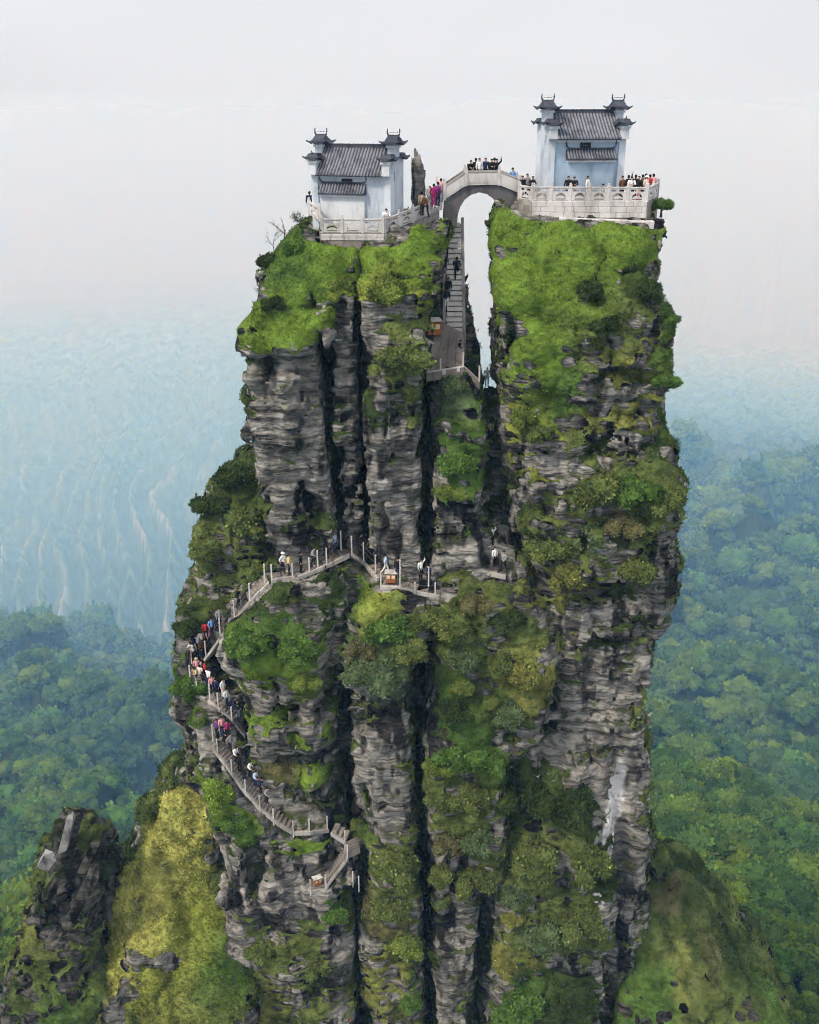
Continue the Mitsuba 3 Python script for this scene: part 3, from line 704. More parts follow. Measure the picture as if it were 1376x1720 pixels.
scene['void'] = refl(rgb(0.012, 0.012, 0.014))
scene['iron'] = refl(rgb(0.10, 0.10, 0.10))
scene['orange_wood'] = refl(weathered((0.42, 0.155, 0.045), (0.24, 0.085, 0.03), 0.7, 2.0))
scene['bin_hole'] = refl(rgb(0.75, 0.62, 0.45))


def box(x0, x1, y0, y1, z0, z1, bevel=0.0):
    m = trimesh.creation.box([x1 - x0, y1 - y0, z1 - z0])
    if bevel:
        e = np.array([x1 - x0, y1 - y0, z1 - z0]) / 2
        pts = [(2 * np.array(q) - 1) * (e - bevel * (1 - np.eye(3)[k])) for q in np.ndindex(2, 2, 2) for k in range(3)]
        m = trimesh.Trimesh(pts).convex_hull
    m.apply_translation([(x0 + x1) / 2, (y0 + y1) / 2, (z0 + z1) / 2])
    return m


def join(ms):
    return trimesh.util.concatenate(ms)


def frame(o, yaw, slope=None):
    """Local axes: x along the front, y into the picture, z up."""
    c, s = math.cos(yaw), math.sin(yaw)
    M = np.eye(4); M[:3, 0] = [c, s, 0]; M[:3, 1] = [-s, c, 0]; M[:3, 3] = o
    return M


def part(name, parent, mesh, bsdf, M=None, smooth=False, **lab):
    key = key_of(name, parent)
    scene[key] = mikit.ply(mesh, bsdf, smooth=smooth)
    if M is not None:
        scene[key]['to_world'] = T(M)
    if lab:
        labels[key] = lab
    return key


def again(name, parent, src, M=None):
    key = key_of(name, parent)
    scene[key] = {k: v for k, v in scene[src].items() if k != 'to_world'}
    if M is not None:
        scene[key]['to_world'] = T(M)
    return key


def thing(name, label, cat, group=None):
    key = key_of(name)
    labels[key] = {'label': label, 'category': cat}
    if group:
        labels[key]['group'] = group
    return key


def move(x=0, y=0, z=0):
    M = np.eye(4); M[:3, 3] = [x, y, z]
    return M


def tube(pts, rad, sides=6):
    """A polyline as a thin tube."""
    p = np.asarray(pts, float)
    t = np.gradient(p, axis=0)
    t /= np.linalg.norm(t, axis=1, keepdims=True) + 1e-12
    a = np.cross(t, np.where(np.abs(t[:, 2:]) < 0.9, [0, 0, 1.0], [1.0, 0, 0]))
    a /= np.linalg.norm(a, axis=1, keepdims=True) + 1e-12
    b, ang = np.cross(t, a), np.arange(sides) * 2 * np.pi / sides
    v = p[:, None] + np.broadcast_to(rad, (len(p),))[:, None, None] * (np.cos(ang)[None, :, None] * a[:, None] + np.sin(ang)[None, :, None] * b[:, None])
    i, j = np.meshgrid(np.arange(len(p) - 1), np.arange(sides), indexing='ij')
    q = np.stack([i * sides + j, i * sides + (j + 1) % sides, (i + 1) * sides + (j + 1) % sides, (i + 1) * sides + j], -1).reshape(-1, 4)
    return trimesh.Trimesh(v.reshape(-1, 3), np.vstack([q[:, [0, 1, 2]], q[:, [0, 2, 3]]]), process=False)


def loft(levels):
    """Closed solid through rectangles (z, half x, half y), with concave flared roofs in mind."""
    v, f = [], []
    for z, hx, hy, lift in levels:
        v += [[-hx, -hy, z + lift], [0, -hy, z], [hx, -hy, z + lift], [hx, 0, z], [hx, hy, z + lift], [0, hy, z], [-hx, hy, z + lift], [-hx, 0, z]]
    n = len(levels)
    for k in range(n - 1):
        for j in range(8):
            a, b = k * 8 + j, k * 8 + (j + 1) % 8
            f += [[a, b, b + 8], [a, b + 8, a + 8]]
    for j in range(1, 7):
        f.append([0, j + 1, j]); f.append([(n - 1) * 8, (n - 1) * 8 + j, (n - 1) * 8 + j + 1])
    return trimesh.Trimesh(v, f, process=False)


scene['bark'] = refl(weathered((0.10, 0.085, 0.07), (0.05, 0.042, 0.035), 0.9, 2.0))


scene['slab_rock'] = {'type': 'twosided', 'b': {'type': 'bumpmap', 't': proc(rock_height, 0.03), 'scale': 0.12, 'b': {'type': 'diffuse', 'reflectance': weathered((0.34, 0.34, 0.33), (0.07, 0.07, 0.072), 1.0, 1.6)}}}
# ------------------------------------------------------------------ temples
def temple(label, o, yaw, W, D, eave, ridge, front, canopy, window, caplift=0.0):
    """A plastered hall between two stepped gable walls. Local x along the front, y into the hill."""
    M = frame(o, yaw)
    t = thing('temple', label, 'temple')
    g = 0.50                                                     # thickness of the gable walls
    wall = part('wall', t, box(g, W - g, 0.10, D - 0.1, 0, eave + 0.05), front, M)
    # small lattice window over the canopy
    wx, wz = window
    fr = part('window', t, join([box(wx - .40, wx + .40, 0.02, 0.10, wz + .22, wz + .30), box(wx - .40, wx + .40, 0.02, 0.10, wz - .30, wz - .22), box(wx - .40, wx - .32, 0.02, 0.10, wz - .22, wz + .22), box(wx + .32, wx + .40, 0.02, 0.10, wz - .22, wz + .22)]), 'tile', M)
    part('lattice', fr, join([box(wx - .32 + .16 * k - .015, wx - .32 + .16 * k + .015, 0.05, 0.08, wz - .22, wz + .22) for k in range(1, 4)] + [box(wx - .32, wx + .32, 0.045, 0.075, wz - .02, wz + .02)]), 'dark_stone', M)
    part('opening', fr, box(wx - .32, wx + .32, 0.085, 0.098, wz - .22, wz + .22), 'void', M)
    # main roof: two slopes with rows of cover tiles
    half = D / 2 + 0.45
    run = np.hypot(half, ridge - eave)
    prof = lambda s: np.array([-0.45 + half * s, eave + (ridge - eave) * (0.82 * s + 0.18 * s * s)])   # slightly hollow slope
    ss = np.linspace(0, 1, 9)
    pr = np.array([prof(s) for s in ss])
    poly = np.vstack([pr, [[D + 0.45 - (a + 0.45), b] for a, b in pr[::-1][1:]], [[D + 0.45 - (a + 0.45), b - 0.16] for a, b in pr][:-1], [[a, b - 0.16] for a, b in pr[::-1]]])
    from shapely.geometry import Polygon
    m = trimesh.creation.extrude_polygon(Polygon(poly), W - 2 * g - 0.01, engine='earcut')
    B = np.eye(4); B[:3, :3] = np.array([[0, 0, 1], [1, 0, 0], [0, 1, 0]]); B[0, 3] = g + 0.005
    m.apply_transform(B)
    roof = part('roof', t, m, 'tile', M)
    nrow = int((W - 2 * g) / 0.235)
    rowx = np.linspace(g + 0.12, W - g - 0.12, nrow)
    def row(sign):
        pts = []
        ang = np.linspace(0, math.pi, 6)
        for s in np.linspace(-0.01, 1, 10):
            y, z = prof(s)
            if sign < 0:
                y = D - y
            pts.append(np.stack([0.075 * np.cos(ang), np.full(6, y), z + 0.085 * np.sin(ang) + 0.012 * math.sin(s * 60)], 1))
        v = np.vstack(pts); f = []
        for a in range(9):
            for b in range(5):
                q = a * 6 + b
                f += [[q, q + 1, q + 7], [q, q + 7, q + 6]]
        for b in range(1, 5):
            f.append([0, b + 1, b])
        return trimesh.Trimesh(v, f, process=False)
    src = None
    for sgn in (1, -1):
        src = None
        for x in rowx:
            src = part('tile_row', roof, row(sgn), 'tile_cover', M @ move(x), smooth=50) if src is None else again('tile_row', roof, src, M @ move(x))
    rb = [[g + 0.02, D / 2, ridge + 0.10]] + [[x, D / 2, ridge + 0.10] for x in np.linspace(g + 0.3, W - g - 0.3, 8)] + [[W - g - 0.02, D / 2, ridge + 0.10]]
    part('ridge', roof, join([box(g + 0.01, W - g - 0.01, D / 2 - 0.11, D / 2 + 0.11, ridge - 0.06, ridge + 0.16), box(g + 0.01, W - g - 0.01, D / 2 - 0.15, D / 2 + 0.15, ridge + 0.16, ridge + 0.22)]), 'tile', M)
    ends = None
    for x in rowx:
        disc = trimesh.creation.cylinder(0.085, 0.05, sections=10); disc.apply_transform(trimesh.transformations.rotation_matrix(math.pi / 2, [1, 0, 0])); disc.apply_translation([0, -0.50, eave - 0.02])
        ends = part('eave_tile', roof, disc, 'tile_cover', M @ move(x)) if ends is None else again('eave_tile', roof, ends, M @ move(x))
    part('cornice', t, join([box(g + .01, W - g - .01, -0.02, 0.097, eave - 0.32, eave - 0.16), box(g + .01, W - g - .01, -0.14, 0.096, eave - 0.155, eave - 0.03)]), 'white_plaster', M)
    # canopy over the lower front
    c0, c1, cz, ch, cp = canopy
    part('front_bay', t, box(c0 + 0.08, c1 - 0.08, -0.16, 0.098, 0, cz - 0.10), 'white_plaster' if front == 'plaster' else 'blue_plaster', M)
    cy = lambda s: 0.09 - (cp + 0.09) * s
    czz = lambda s: cz + ch * (1 - s) ** 1.25
    pts = np.array([[cy(s), czz(s)] for s in np.linspace(0, 1, 7)])
    poly = np.vstack([pts, [[-cp, cz - 0.12]], [[0.09, cz - 0.12]]])
    m = trimesh.creation.extrude_polygon(Polygon(poly), c1 - c0, engine='earcut')
    B2 = B.copy(); B2[0, 3] = c0
    m.apply_transform(B2)
    can = part('canopy', t, m, 'tile', M)
    part('fascia', can, box(c0 + .05, c1 - .05, -cp + 0.10, 0.09, cz - 0.24, cz - 0.125), 'white_plaster', M)
    src = None
    for x in np.linspace(c0 + 0.1, c1 - 0.1, int((c1 - c0) / 0.21)):
        if src is None:
            ang = np.linspace(0, math.pi, 5); v, f = [], []
            for s in np.linspace(0.02, 1.03, 5):
                v.append(np.stack([0.06 * np.cos(ang), np.full(5, cy(s)), czz(min(s, 1)) + 0.07 * np.sin(ang)], 1))
            v = np.vstack(v)
            for a in range(4):
                for b in range(4):
                    q = a * 5 + b
                    f += [[q, q + 6, q + 1], [q, q + 5, q + 6]]
            for b in range(1, 4):
                f.append([20, 20 + b, 20 + b + 1])
            src = part('tile_row', can, trimesh.Trimesh(v, f, process=False), 'tile_cover', M @ move(x), smooth=50)
        else:
            again('tile_row', can, src, M @ move(x))
    # the canopy's top ridge with its upswept ends
    rp = [[c0 - 0.02, 0.02, cz + ch + 0.62], [c0 - 0.03, 0.0, cz + ch + 0.32], [c0 + 0.06, -0.02, cz + ch + 0.12], [c0 + 0.3, -0.02, cz + ch + 0.05], [c1 - 0.3, -0.02, cz + ch + 0.05], [c1 - 0.06, -0.02, cz + ch + 0.12], [c1 + 0.03, 0.0, cz + ch + 0.32], [c1 + 0.02, 0.02, cz + ch + 0.62]]
    part('ridge', can, tube(rp, 0.055, 6), 'tile', M)
    # stepped gable walls
    y1, y2 = D * 0.30, D * 0.70
    lo, hi = ridge - 0.75, ridge + 0.25
    for x0 in (0.0, W - g):
        prof_g = Polygon([(-0.02, 0), (D + 0.02, 0), (D + 0.02, lo), (y2, lo), (y2, hi), (y1, hi), (y1, lo), (-0.02, lo)])
        m = trimesh.creation.extrude_polygon(prof_g, g, engine='earcut')
        B3 = B.copy(); B3[0, 3] = x0
        m.apply_transform(B3)
        gw = part('gable_wall', t, m, 'plaster', M)
        slit = part('slit_window', gw, box(x0 - 0.01 if x0 == 0 else x0 + g - 0.05, x0 + 0.05 if x0 == 0 else x0 + g + 0.01, y1 - .05, y1 + .03, eave - 0.5, eave + 0.15), 'void', M)
        cx = x0 + g / 2
        # corbelled white block under the front step, and the little roofs on the steps
        part('corbel', gw, join([box(x0 - 0.02, x0 + g + 0.02, -0.42, -0.025, eave + 0.05, lo - 0.30), box(x0 - 0.10, x0 + g + 0.10, -0.52, y1 - 0.02, lo - 0.296, lo - 0.12), box(x0 - 0.06, x0 + g + 0.06, -0.46, -0.021, eave - 0.08, eave + 0.046)]), 'white_plaster', M)
        part('corbel', gw, join([box(x0 - 0.09, x0 + g + 0.09, y1 - 0.14, y2 + 0.14, hi - 0.26, hi - 0.10)]), 'white_plaster', M)
        for k, (cyy, hy, z, big) in enumerate(((-0.10 + y1 / 2 - 0.15, y1 / 2 + 0.42, lo - 0.10, 0), ((y1 + y2) / 2, (y2 - y1) / 2 + 0.40, hi - 0.08, 1), (D - y1 / 2 + 0.12, y1 / 2 + 0.36, lo - 0.10, 0))):
            hx = g / 2 + (0.52 if big else 0.38)
            R = M @ move(cx, cyy, z)
            c = part('cap_roof', gw, loft([(-0.02, hx, hy, 0.24), (0.05, hx, hy, 0.25), (0.13, hx * 0.80, hy * 0.86, 0.06), (0.30, hx * 0.58, hy * 0.66, 0), (0.62 if big else 0.46, hx * 0.50, 0.10 if big else hy * 0.5, 0)]), 'tile', R)
            top = 0.62 if big else 0.46
            if big:
                w = hx * 0.54
                part('finial', gw, join([tube([[s * (w - .10), 0, top - .03], [s * w, 0, top + .06], [s * (w + .05), 0, top + .22], [s * (w + .03), 0, top + .46]], [0.075, 0.07, 0.055, 0.03], 6) for s in (1, -1)] + [box(-w + .05, w - .05, -.05, .05, top - 0.05, top + 0.06), box(-w * .8, w * .8, -.02, .02, top + 0.20, top + 0.235)]), 'tile', R)
            else:
                part('finial', gw, tube([[0, -hy * .50, top - .02], [0, -hy * .62, top + .06], [0, -hy * .74, top + .17]], [0.06, 0.05, 0.025], 5), 'tile', R)
    return t, M


# left terrace and temple
LY = 5.0
lz = Z(393, LY)
LA, LB = P(541, 393, LY), P(651, 395, LY - 0.35)
lyaw = math.radians(-17)
LB = LA + 4.35 * np.array([math.cos(-0.03), math.sin(-0.03), 0])
LE = P(741, 352, 9.3)                                  # where the side balustrade meets the bridge
t1o = P(526, 386, LY + 2.3); t1o[2] = lz + 0.12
left_temple, LM = temple('pale plastered temple with stepped gables on the lower left rock top', t1o, lyaw, 6.0, 3.0, 3.85, 5.6, 'plaster', (0.66, 4.15, 2.55, 0.66, 0.50), (2.7, 3.34))
# right terrace and temple
RY = 6.0
rz = Z(350, RY)
t2o = P(917, 338, RY + 1.3); t2o[2] = rz + 0.95
right_temple, RM = temple('blue-grey plastered temple with stepped gables on the higher right rock top', t2o, math.radians(9), 5.75, 3.1, 3.75, 5.4, 'blue_plaster', (1.35, 5.0, 2.35, 0.62, 0.55), (2.75, 3.22))


def wall_blocks(parent, a, b, z0, z1, thick, course=0.34, length=0.8, seed=1, bsdf='grey_stone'):
    """A retaining wall along a-b as single dressed stones."""
    r = np.random.default_rng(seed)
    d = np.array(b[:2]) - np.array(a[:2]); L = np.hypot(*d); yaw = math.atan2(d[1], d[0])
    n = max(1, int(round((z1 - z0) / course))); h = (z1 - z0) / n
    for k in range(n):
        s = -r.uniform(0, 0.5) * length
        while s < L:
            e = s + length * r.uniform(0.7, 1.35)
            u0, u1 = max(s, 0), min(e, L)
            if u1 - u0 > 0.12:
                o = r.uniform(0, 0.035)
                part('stone', parent, box(u0 + 0.008, u1 - 0.008, -o, thick, z0 + k * h + 0.006, z0 + (k + 1) * h - 0.006, 0.02), bsdf, frame([a[0], a[1], 0], yaw))
            s = e


from shapely.geometry import Polygon as Poly, box as sbox
from shapely import affinity, union_all


def panel_mesh(w, h=0.78):
    """A carved balustrade panel: slots above and below and a cloud-shaped opening."""
    p = sbox(0, 0, w, h)
    arch = Poly([(w * .20, h * .28), (w * .25, h * .46), (w * .38, h * .60), (w * .5, h * .63), (w * .62, h * .60), (w * .75, h * .46), (w * .80, h * .28), (w * .68, h * .38), (w * .5, h * .45), (w * .32, h * .38)]).buffer(0.02)
    p = p.difference(arch).difference(sbox(w * .18, h * .08, w * .82, h * .18))
    for a, b in ((.07, .44), (.56, .93)):
        p = p.difference(sbox(w * a, h * .76, w * b, h * .93))
    m = trimesh.creation.extrude_polygon(p, 0.10, engine='earcut')
    m.apply_transform(np.array([[1, 0, 0, 0], [0, 0, -1, 0.05], [0, 1, 0, 0], [0, 0, 0, 1.0]]))
    return m


def balustrade(label, pts, n_each, carved=True, z_off=0.0, h=1.02):
    """Posts, panels and rails along a polyline of base points."""
    t = thing('balustrade', label, 'balustrade')
    for (a, b), n in zip(zip(pts[:-1], pts[1:]), n_each):
        a, b = np.array(a, float), np.array(b, float)
        for k in range(n):
            p, q = a + (b - a) * k / n, a + (b - a) * (k + 1) / n
            L = float(np.hypot(*(q - p)[:2])); yaw = math.atan2(q[1] - p[1], q[0] - p[0])
            F = frame(p, yaw)
            S = np.eye(4); S[2, 0] = (q[2] - p[2]) / L                       # follows a slope
            Q = F @ S
            if carved:
                m = panel_mesh(L - 0.2, h * 0.80)
            else:
                m = join([box(0, L - 0.2, -.06, .06, 0, h * 0.62), box(0.06, L - 0.26, -.075, .075, h * 0.10, h * 0.50)])
            part('panel', t, m, 'pale_stone', Q @ move(0.1, 0, 0.04))
            part('rail', t, box(0.09, L - 0.09, -.085, .085, h * 0.86 if carved else h * .66, h * 0.96 if carved else h * .80, 0.015), 'pale_stone', Q)
            part('post', t, join([box(-.10, .10, -.10, .10, -0.05, h + 0.06, 0.015), box(-.075, .075, -.075, .075, h + 0.06, h + 0.22, 0.02), box(-.115, .115, -.115, .115, h * .93, h + 0.02, .012)]), 'pale_stone', F)
    F = frame(pts[-1], 0)
    part('post', t, join([box(-.10, .10, -.10, .10, -0.05, h + 0.06, 0.015), box(-.075, .075, -.075, .075, h + 0.06, h + 0.22, 0.02)]), 'pale_stone', F)
    return t


# left terrace: floor slab, stone kerb, balustrades in front, to the bridge and at the back left
back_l = LA + np.array([-0.9, 4.9, 0]); back_r = LE + np.array([-0.3, 0.9, 0])
tl = thing('terrace', 'pale stone terrace under the left temple', 'terrace')
fl = Poly([LA[:2] + [-.1, -.12], LB[:2] + [0.1, -.12], LE[:2] + [0.05, -0.05], back_r[:2], back_l[:2] + [1.6, 1.2], back_l[:2]])
m = trimesh.creation.extrude_polygon(fl, 1.5, engine='earcut'); m.apply_translation([0, 0, lz - 1.42])
part('floor', tl, m, 'paving')
plinth = part('plinth', tl, box(-.15, 6.15, -.1, 3.1, -.3, 0.0), 'grey_stone', frame(t1o, lyaw))
wall_blocks(tl, LA + [-.1, -.16, 0], LB + [0.1, -.16, 0], lz - 0.42, lz + 0.02, 0.12, 0.22, 0.9, 3, 'pale_stone')
sd = (LE - LB)[:2]
wall_blocks(tl, LB + [0.16, -.12, 0], LE + [0.1, -.15, 0], lz - 0.7, lz + 0.02, 0.12, 0.36, 0.9, 4, 'grey_stone')
balustrade('white carved stone balustrade along the front of the left temple terrace', [LA + [0, 0, .08], LB + [0, 0, .08]], [3])
balustrade('white carved balustrade climbing from the left terrace to the bridge', [LB + [0.13, 0.1, .08], LB + (LE - LB) * 0.5 + [0, 0, .08 - 0.12], LE + [0, 0, 0.02]], [2, 2])
BL0 = P(520, 361, 8.0); BL1 = P(537, 371, 6.2)
balustrade('short white balustrade at the outer left end of the left terrace', [BL0, BL1], [1])
pier = [LE + [-0.2, -0.1, 0]]
# the steps that climb from the left terrace to the bridge (behind the sloping balustrade)
ts = thing('terrace_steps', 'stone steps climbing behind the balustrade from the left terrace to the bridge', 'steps')
for k in range(8):
    a = LB + (LE - LB) * (0.30 + 0.70 * k / 8); b = LB + (LE - LB) * (0.30 + 0.70 * (k + 1) / 8)
    yaw = math.atan2(sd[1], sd[0]); L = float(np.hypot(*(b - a)[:2]))
    part('step', ts, box(0.005, L, 0.16, 1.5, lz - .2, lz + 0.09 + (LE[2] - lz) * (k + 1) / 8 * 0.98), 'grey_stone', frame([a[0], a[1], 0], yaw))

# right terrace
RA, RB, RC = P(872, 341, RY + 1.7), P(893, 350, RY + 0.1), P(1084, 358, RY - 0.3)
RD = P(1103, 338, RY + 4.2)
for q in (RA, RB, RC, RD):
    q[2] = rz
tr = thing('terrace', 'rounded stone terrace with a block-built base under the right temple', 'terrace')
fl = Poly([RA[:2] + [-.1, 0], RB[:2] + [-.05, -.1], RC[:2] + [.1, -.12], RD[:2] + [.12, 0], [RD[0] - 1, RD[1] + 2], [RA[0], RA[1] + 4]])
m = trimesh.creation.extrude_polygon(fl, 1.9, engine='earcut'); m.apply_translation([0, 0, rz - 1.4])
part('floor', tr, m, 'paving')
part('plinth', tr, box(-.15, 5.8, -.1, 3.2, -1.0, 0.0), 'grey_stone', frame(t2o, math.radians(9)))
for a, b, sd_ in ((RA, RB, 5), (RB, RC, 6), (RC, RD, 7)):
    wall_blocks(tr, a + [0, -.18, 0], b + [0, -.18, 0], rz - 0.62, rz + 0.52, 0.14, 0.38, 0.85, sd_, 'pale_stone' if sd_ != 5 else 'grey_stone')
r = np.random.default_rng(8)
for k in range(11):                                                   # rough pale footing stones below the base
    s = k / 10.0
    c = RB + (RC - RB) * (0.30 + 0.70 * s)
    w = r.uniform(0.4, 0.62)
    part('footing_stone', tr, box(-w, w, -.42 - r.uniform(0, .12), 0.1, -0.32 - 0.22 * s - r.uniform(0, .1), 0, 0.05), 'pale_stone', frame([c[0], c[1] - 0.1, rz - 0.58 - 0.20 * s], r.normal(0, 0.06)))
balustrade('white carved balustrade along the front of the right temple terrace', [RA + [0, 0, .5], RB + [0, 0, .5], RC + [0, 0, .5]], [1, 6])
balustrade('white balustrade at the outer right end of the right terrace', [RC + [0.1, 0.12, .5], RD + [0, 0, .5]], [2])

# ------------------------------------------------------------------ the bridge
BY = 9.2
bw = 2.0
br = thing('arched_bridge', 'humpbacked stone arch bridge joining the two rock tops over the cleft', 'bridge')
deck = [P(x, y, BY) for x, y in ((747, 333), (783, 309), (838, 308), (872, 322))]
arch = [P(x, y, BY) for x, y in ((768, 380), (769, 362), (773, 348), (781, 335), (792, 327), (805, 323), (818, 326), (829, 334), (837, 345), (840, 358), (841, 376))]
pl = Poly([(q[0], q[2]) for q in deck] + [(deck[-1][0] + .3, deck[-1][2] - 2.6)] + [(q[0], q[2]) for q in arch[::-1]] + [(deck[0][0] - .1, deck[0][2] - 2.6)]).buffer(0)
def upright(poly, y0, y1):
    m = trimesh.creation.extrude_polygon(poly, y1 - y0, engine='earcut')
    m.apply_transform(np.array([[1, 0, 0, 0], [0, 0, 1, y0], [0, 1, 0, 0], [0, 0, 0, 1.0]])); m.invert()
    return m
part('span', br, upright(pl, BY + 0.03, BY + bw), 'dark_stone')
inner = np.array([(q[0], q[2]) for q in arch]); cen = np.array([inner[:, 0].mean(), inner[[0, -1], 1].mean()])
out = inner + (inner - cen) / np.linalg.norm(inner - cen, axis=1, keepdims=True) * 0.36
ring = [inner[0]]; 
for k in range(len(inner) - 1):
    for u0, u1 in ((0.02, 0.49), (0.51, 0.98)):
        a0, a1 = inner[k] * (1 - u0) + inner[k + 1] * u0, inner[k] * (1 - u1) + inner[k + 1] * u1
        b0, b1 = out[k] * (1 - u0) + out[k + 1] * u0, out[k] * (1 - u1) + out[k + 1] * u1
        part('voussoir', br, upright(Poly([a0, a1, b1, b0]), BY - 0.05 - 0.015 * (k % 2), BY + 0.028), 'dark_stone')
for y0 in (BY - 0.16, BY + bw + 0.02):
    for a, b in zip(deck[:-1], deck[1:]):
        L = float(np.hypot(b[0] - a[0], b[1] - a[1])); S = np.eye(4); S[2, 0] = (b[2] - a[2]) / L
        Q = frame([a[0], y0, a[2]], 0) @ S
        part('parapet', br, join([box(0.1, L - 0.1, 0, .14, -0.08, 0.80), box(0.16, L - 0.16, -.03, 0, 0.08, 0.66)]), 'pale_stone', Q)
        part('coping', br, box(0.1, L - 0.1, -.05, .19, 0.803, 0.93, 0.02), 'grey_stone', Q)
    for q in deck:
        part('post', br, join([box(-.11, .11, -.06, .20, -0.15, 1.05, .015), box(-.08, .08, -.03, .17, 1.05, 1.24, .03)]), 'pale_stone', frame([q[0], y0, q[2]], 0))
for k in range(14):
    x0 = deck[0][0] + (deck[-1][0] - deck[0][0]) * k / 14; x1 = deck[0][0] + (deck[-1][0] - deck[0][0]) * (k + 1) / 14
    z = np.interp((x0 + x1) / 2, [q[0] for q in deck], [q[2] for q in deck])
    part('deck_slab', br, box(x0 + .004, x1 - .004, BY + .03, BY + bw, z - 0.02, z + 0.06), 'grey_stone')

# ------------------------------------------------------------------ the stairs in the cleft and their landing
st = thing('stone_staircase', 'steep pale stone staircase climbing the cleft to the bridge', 'staircase')
top, bot = P(762, 374, 10.6), P(764, 586, 6.9)
nst = 24
for k in range(nst):
    a = bot + (top - bot) * (k / nst); dz = (top[2] - bot[2]) / nst; dy = (top[1] - bot[1]) / nst
    wd = 0.62 - 0.1 * k / nst
    part('step', st, box(-wd, wd, -.05, dy + 0.3, dz * 0.22, dz - 0.004, 0.012), 'stair_stone', frame([a[0] + 0.03 * math.sin(k * 2.1), a[1], a[2]], 0))
for sx, nm in ((-0.80, 'pale'), (0.72, 'pale')):
    for k in range(7):
        a, b = bot + (top - bot) * k / 7, bot + (top - bot) * (k + 0.985) / 7
        S = np.eye(4); L = b[1] - a[1]; S[2, 1] = (b[2] - a[2]) / L
        part('side_wall', st, box(-.11, .11, 0, L, -0.5, 0.42 if sx > 0 else 0.30), 'grey_stone', frame([a[0] + sx * (1 - 0.1 * k / 7), a[1], a[2]], 0) @ S)
ld = thing('stair_landing', 'brown paved landing sloping down at the foot of the cleft staircase', 'landing')
l0, l1, l2, l3 = P(735, 536, 6.95), P(779, 560, 6.6), P(780, 618, 4.3), P(716, 628, 4.3)
for k in range(7):
    for j in range(4):
        def at_(u, w):
            return (l0 * (1 - u) + l1 * u) * (1 - w) + (l3 * (1 - u) + l2 * u) * w
        q = [at_((j + du) / 4, (k + dw) / 7) for du, dw in ((.02, .02), (.98, .02), (.98, .98), (.02, .98))]
        o = rng.uniform(0, 0.015)
        m = trimesh.Trimesh([c + [0, 0, o] for c in q] + [c - [0, 0, 0.5] for c in q]).convex_hull
        part('paving_slab', ld, m, 'paving')
for a, b, w in ((l3, l2, .18), (l2, P(806, 642, 4.6), .18)):
    d = b - a; L = float(np.hypot(d[0], d[1])); S = np.eye(4); S[2, 0] = d[2] / L
    Q = frame(a + [0, -.12, 0], math.atan2(d[1], d[0])) @ S
    part('kerb', ld, box(0.01, L - .01, -.10, .12, -0.55, 0.10, .02), 'paving', Q)
    part('coping', ld, box(0.0, L, -.13, .15, 0.102, 0.19, .02), 'pale_stone', Q)
for px, py in ((740, 629), (778, 619), (805, 641)):
    part('post', ld, box(-.06, .06, -.06, .06, 0, 1.2, .01), 'pale_stone', frame(P(px, py, 4.25) + [0, -.05, 0], 0))
for k in range(2):
    c = P(746 + 24 * k, 624 - 4 * k, 4.1)
    part('marker_stone', ld, box(-.13, .13, -.05, .0, -0.22, .16, .02), 'white_plaster', frame(c + [0, -.05, 0], 0))


# ------------------------------------------------------------------ litter bins
def litter_bin(label, o, yaw, s=1.0, holes=True):
    M = frame(o, yaw) @ np.diag([s, s, s, 1])
    t = thing('litter_bin', label, 'litter bin')
    part('body', t, box(-.42, .42, -.25, .25, 0.10, 0.92, .02), 'orange_wood', M)
    for x in (-.21, .21):
        part('slot', t, join([box(x - .14, x + .14, -.265, -.251, 0.48, 0.80)]), 'bin_hole' if holes else 'orange_wood', M)
    for k in range(7):
        part('slat', t, box(-.40 + .115 * k, -.31 + .115 * k, -.268, -.252, 0.12, 0.42), 'orange_wood', M)
    part('roof', t, join([loft([(0.96, .54, .36, .03), (1.02, .52, .34, .03), (1.20, .30, .10, 0)])]), 'pale_stone', M)
    for x in (-.38, .38):
        for y in (-.2, .2):
            part('leg', t, box(x - .04, x + .04, y - .04, y + .04, 0, .10), 'iron', M)
        part('roof_post', t, box(x - .03, x + .03, -.03, .03, .92, .962), 'orange_wood', M)
    return t


litter_bin('orange wooden litter bin with two openings on the landing of the cleft stairs', P(729, 564, 5.9), 0.1, 1.15)
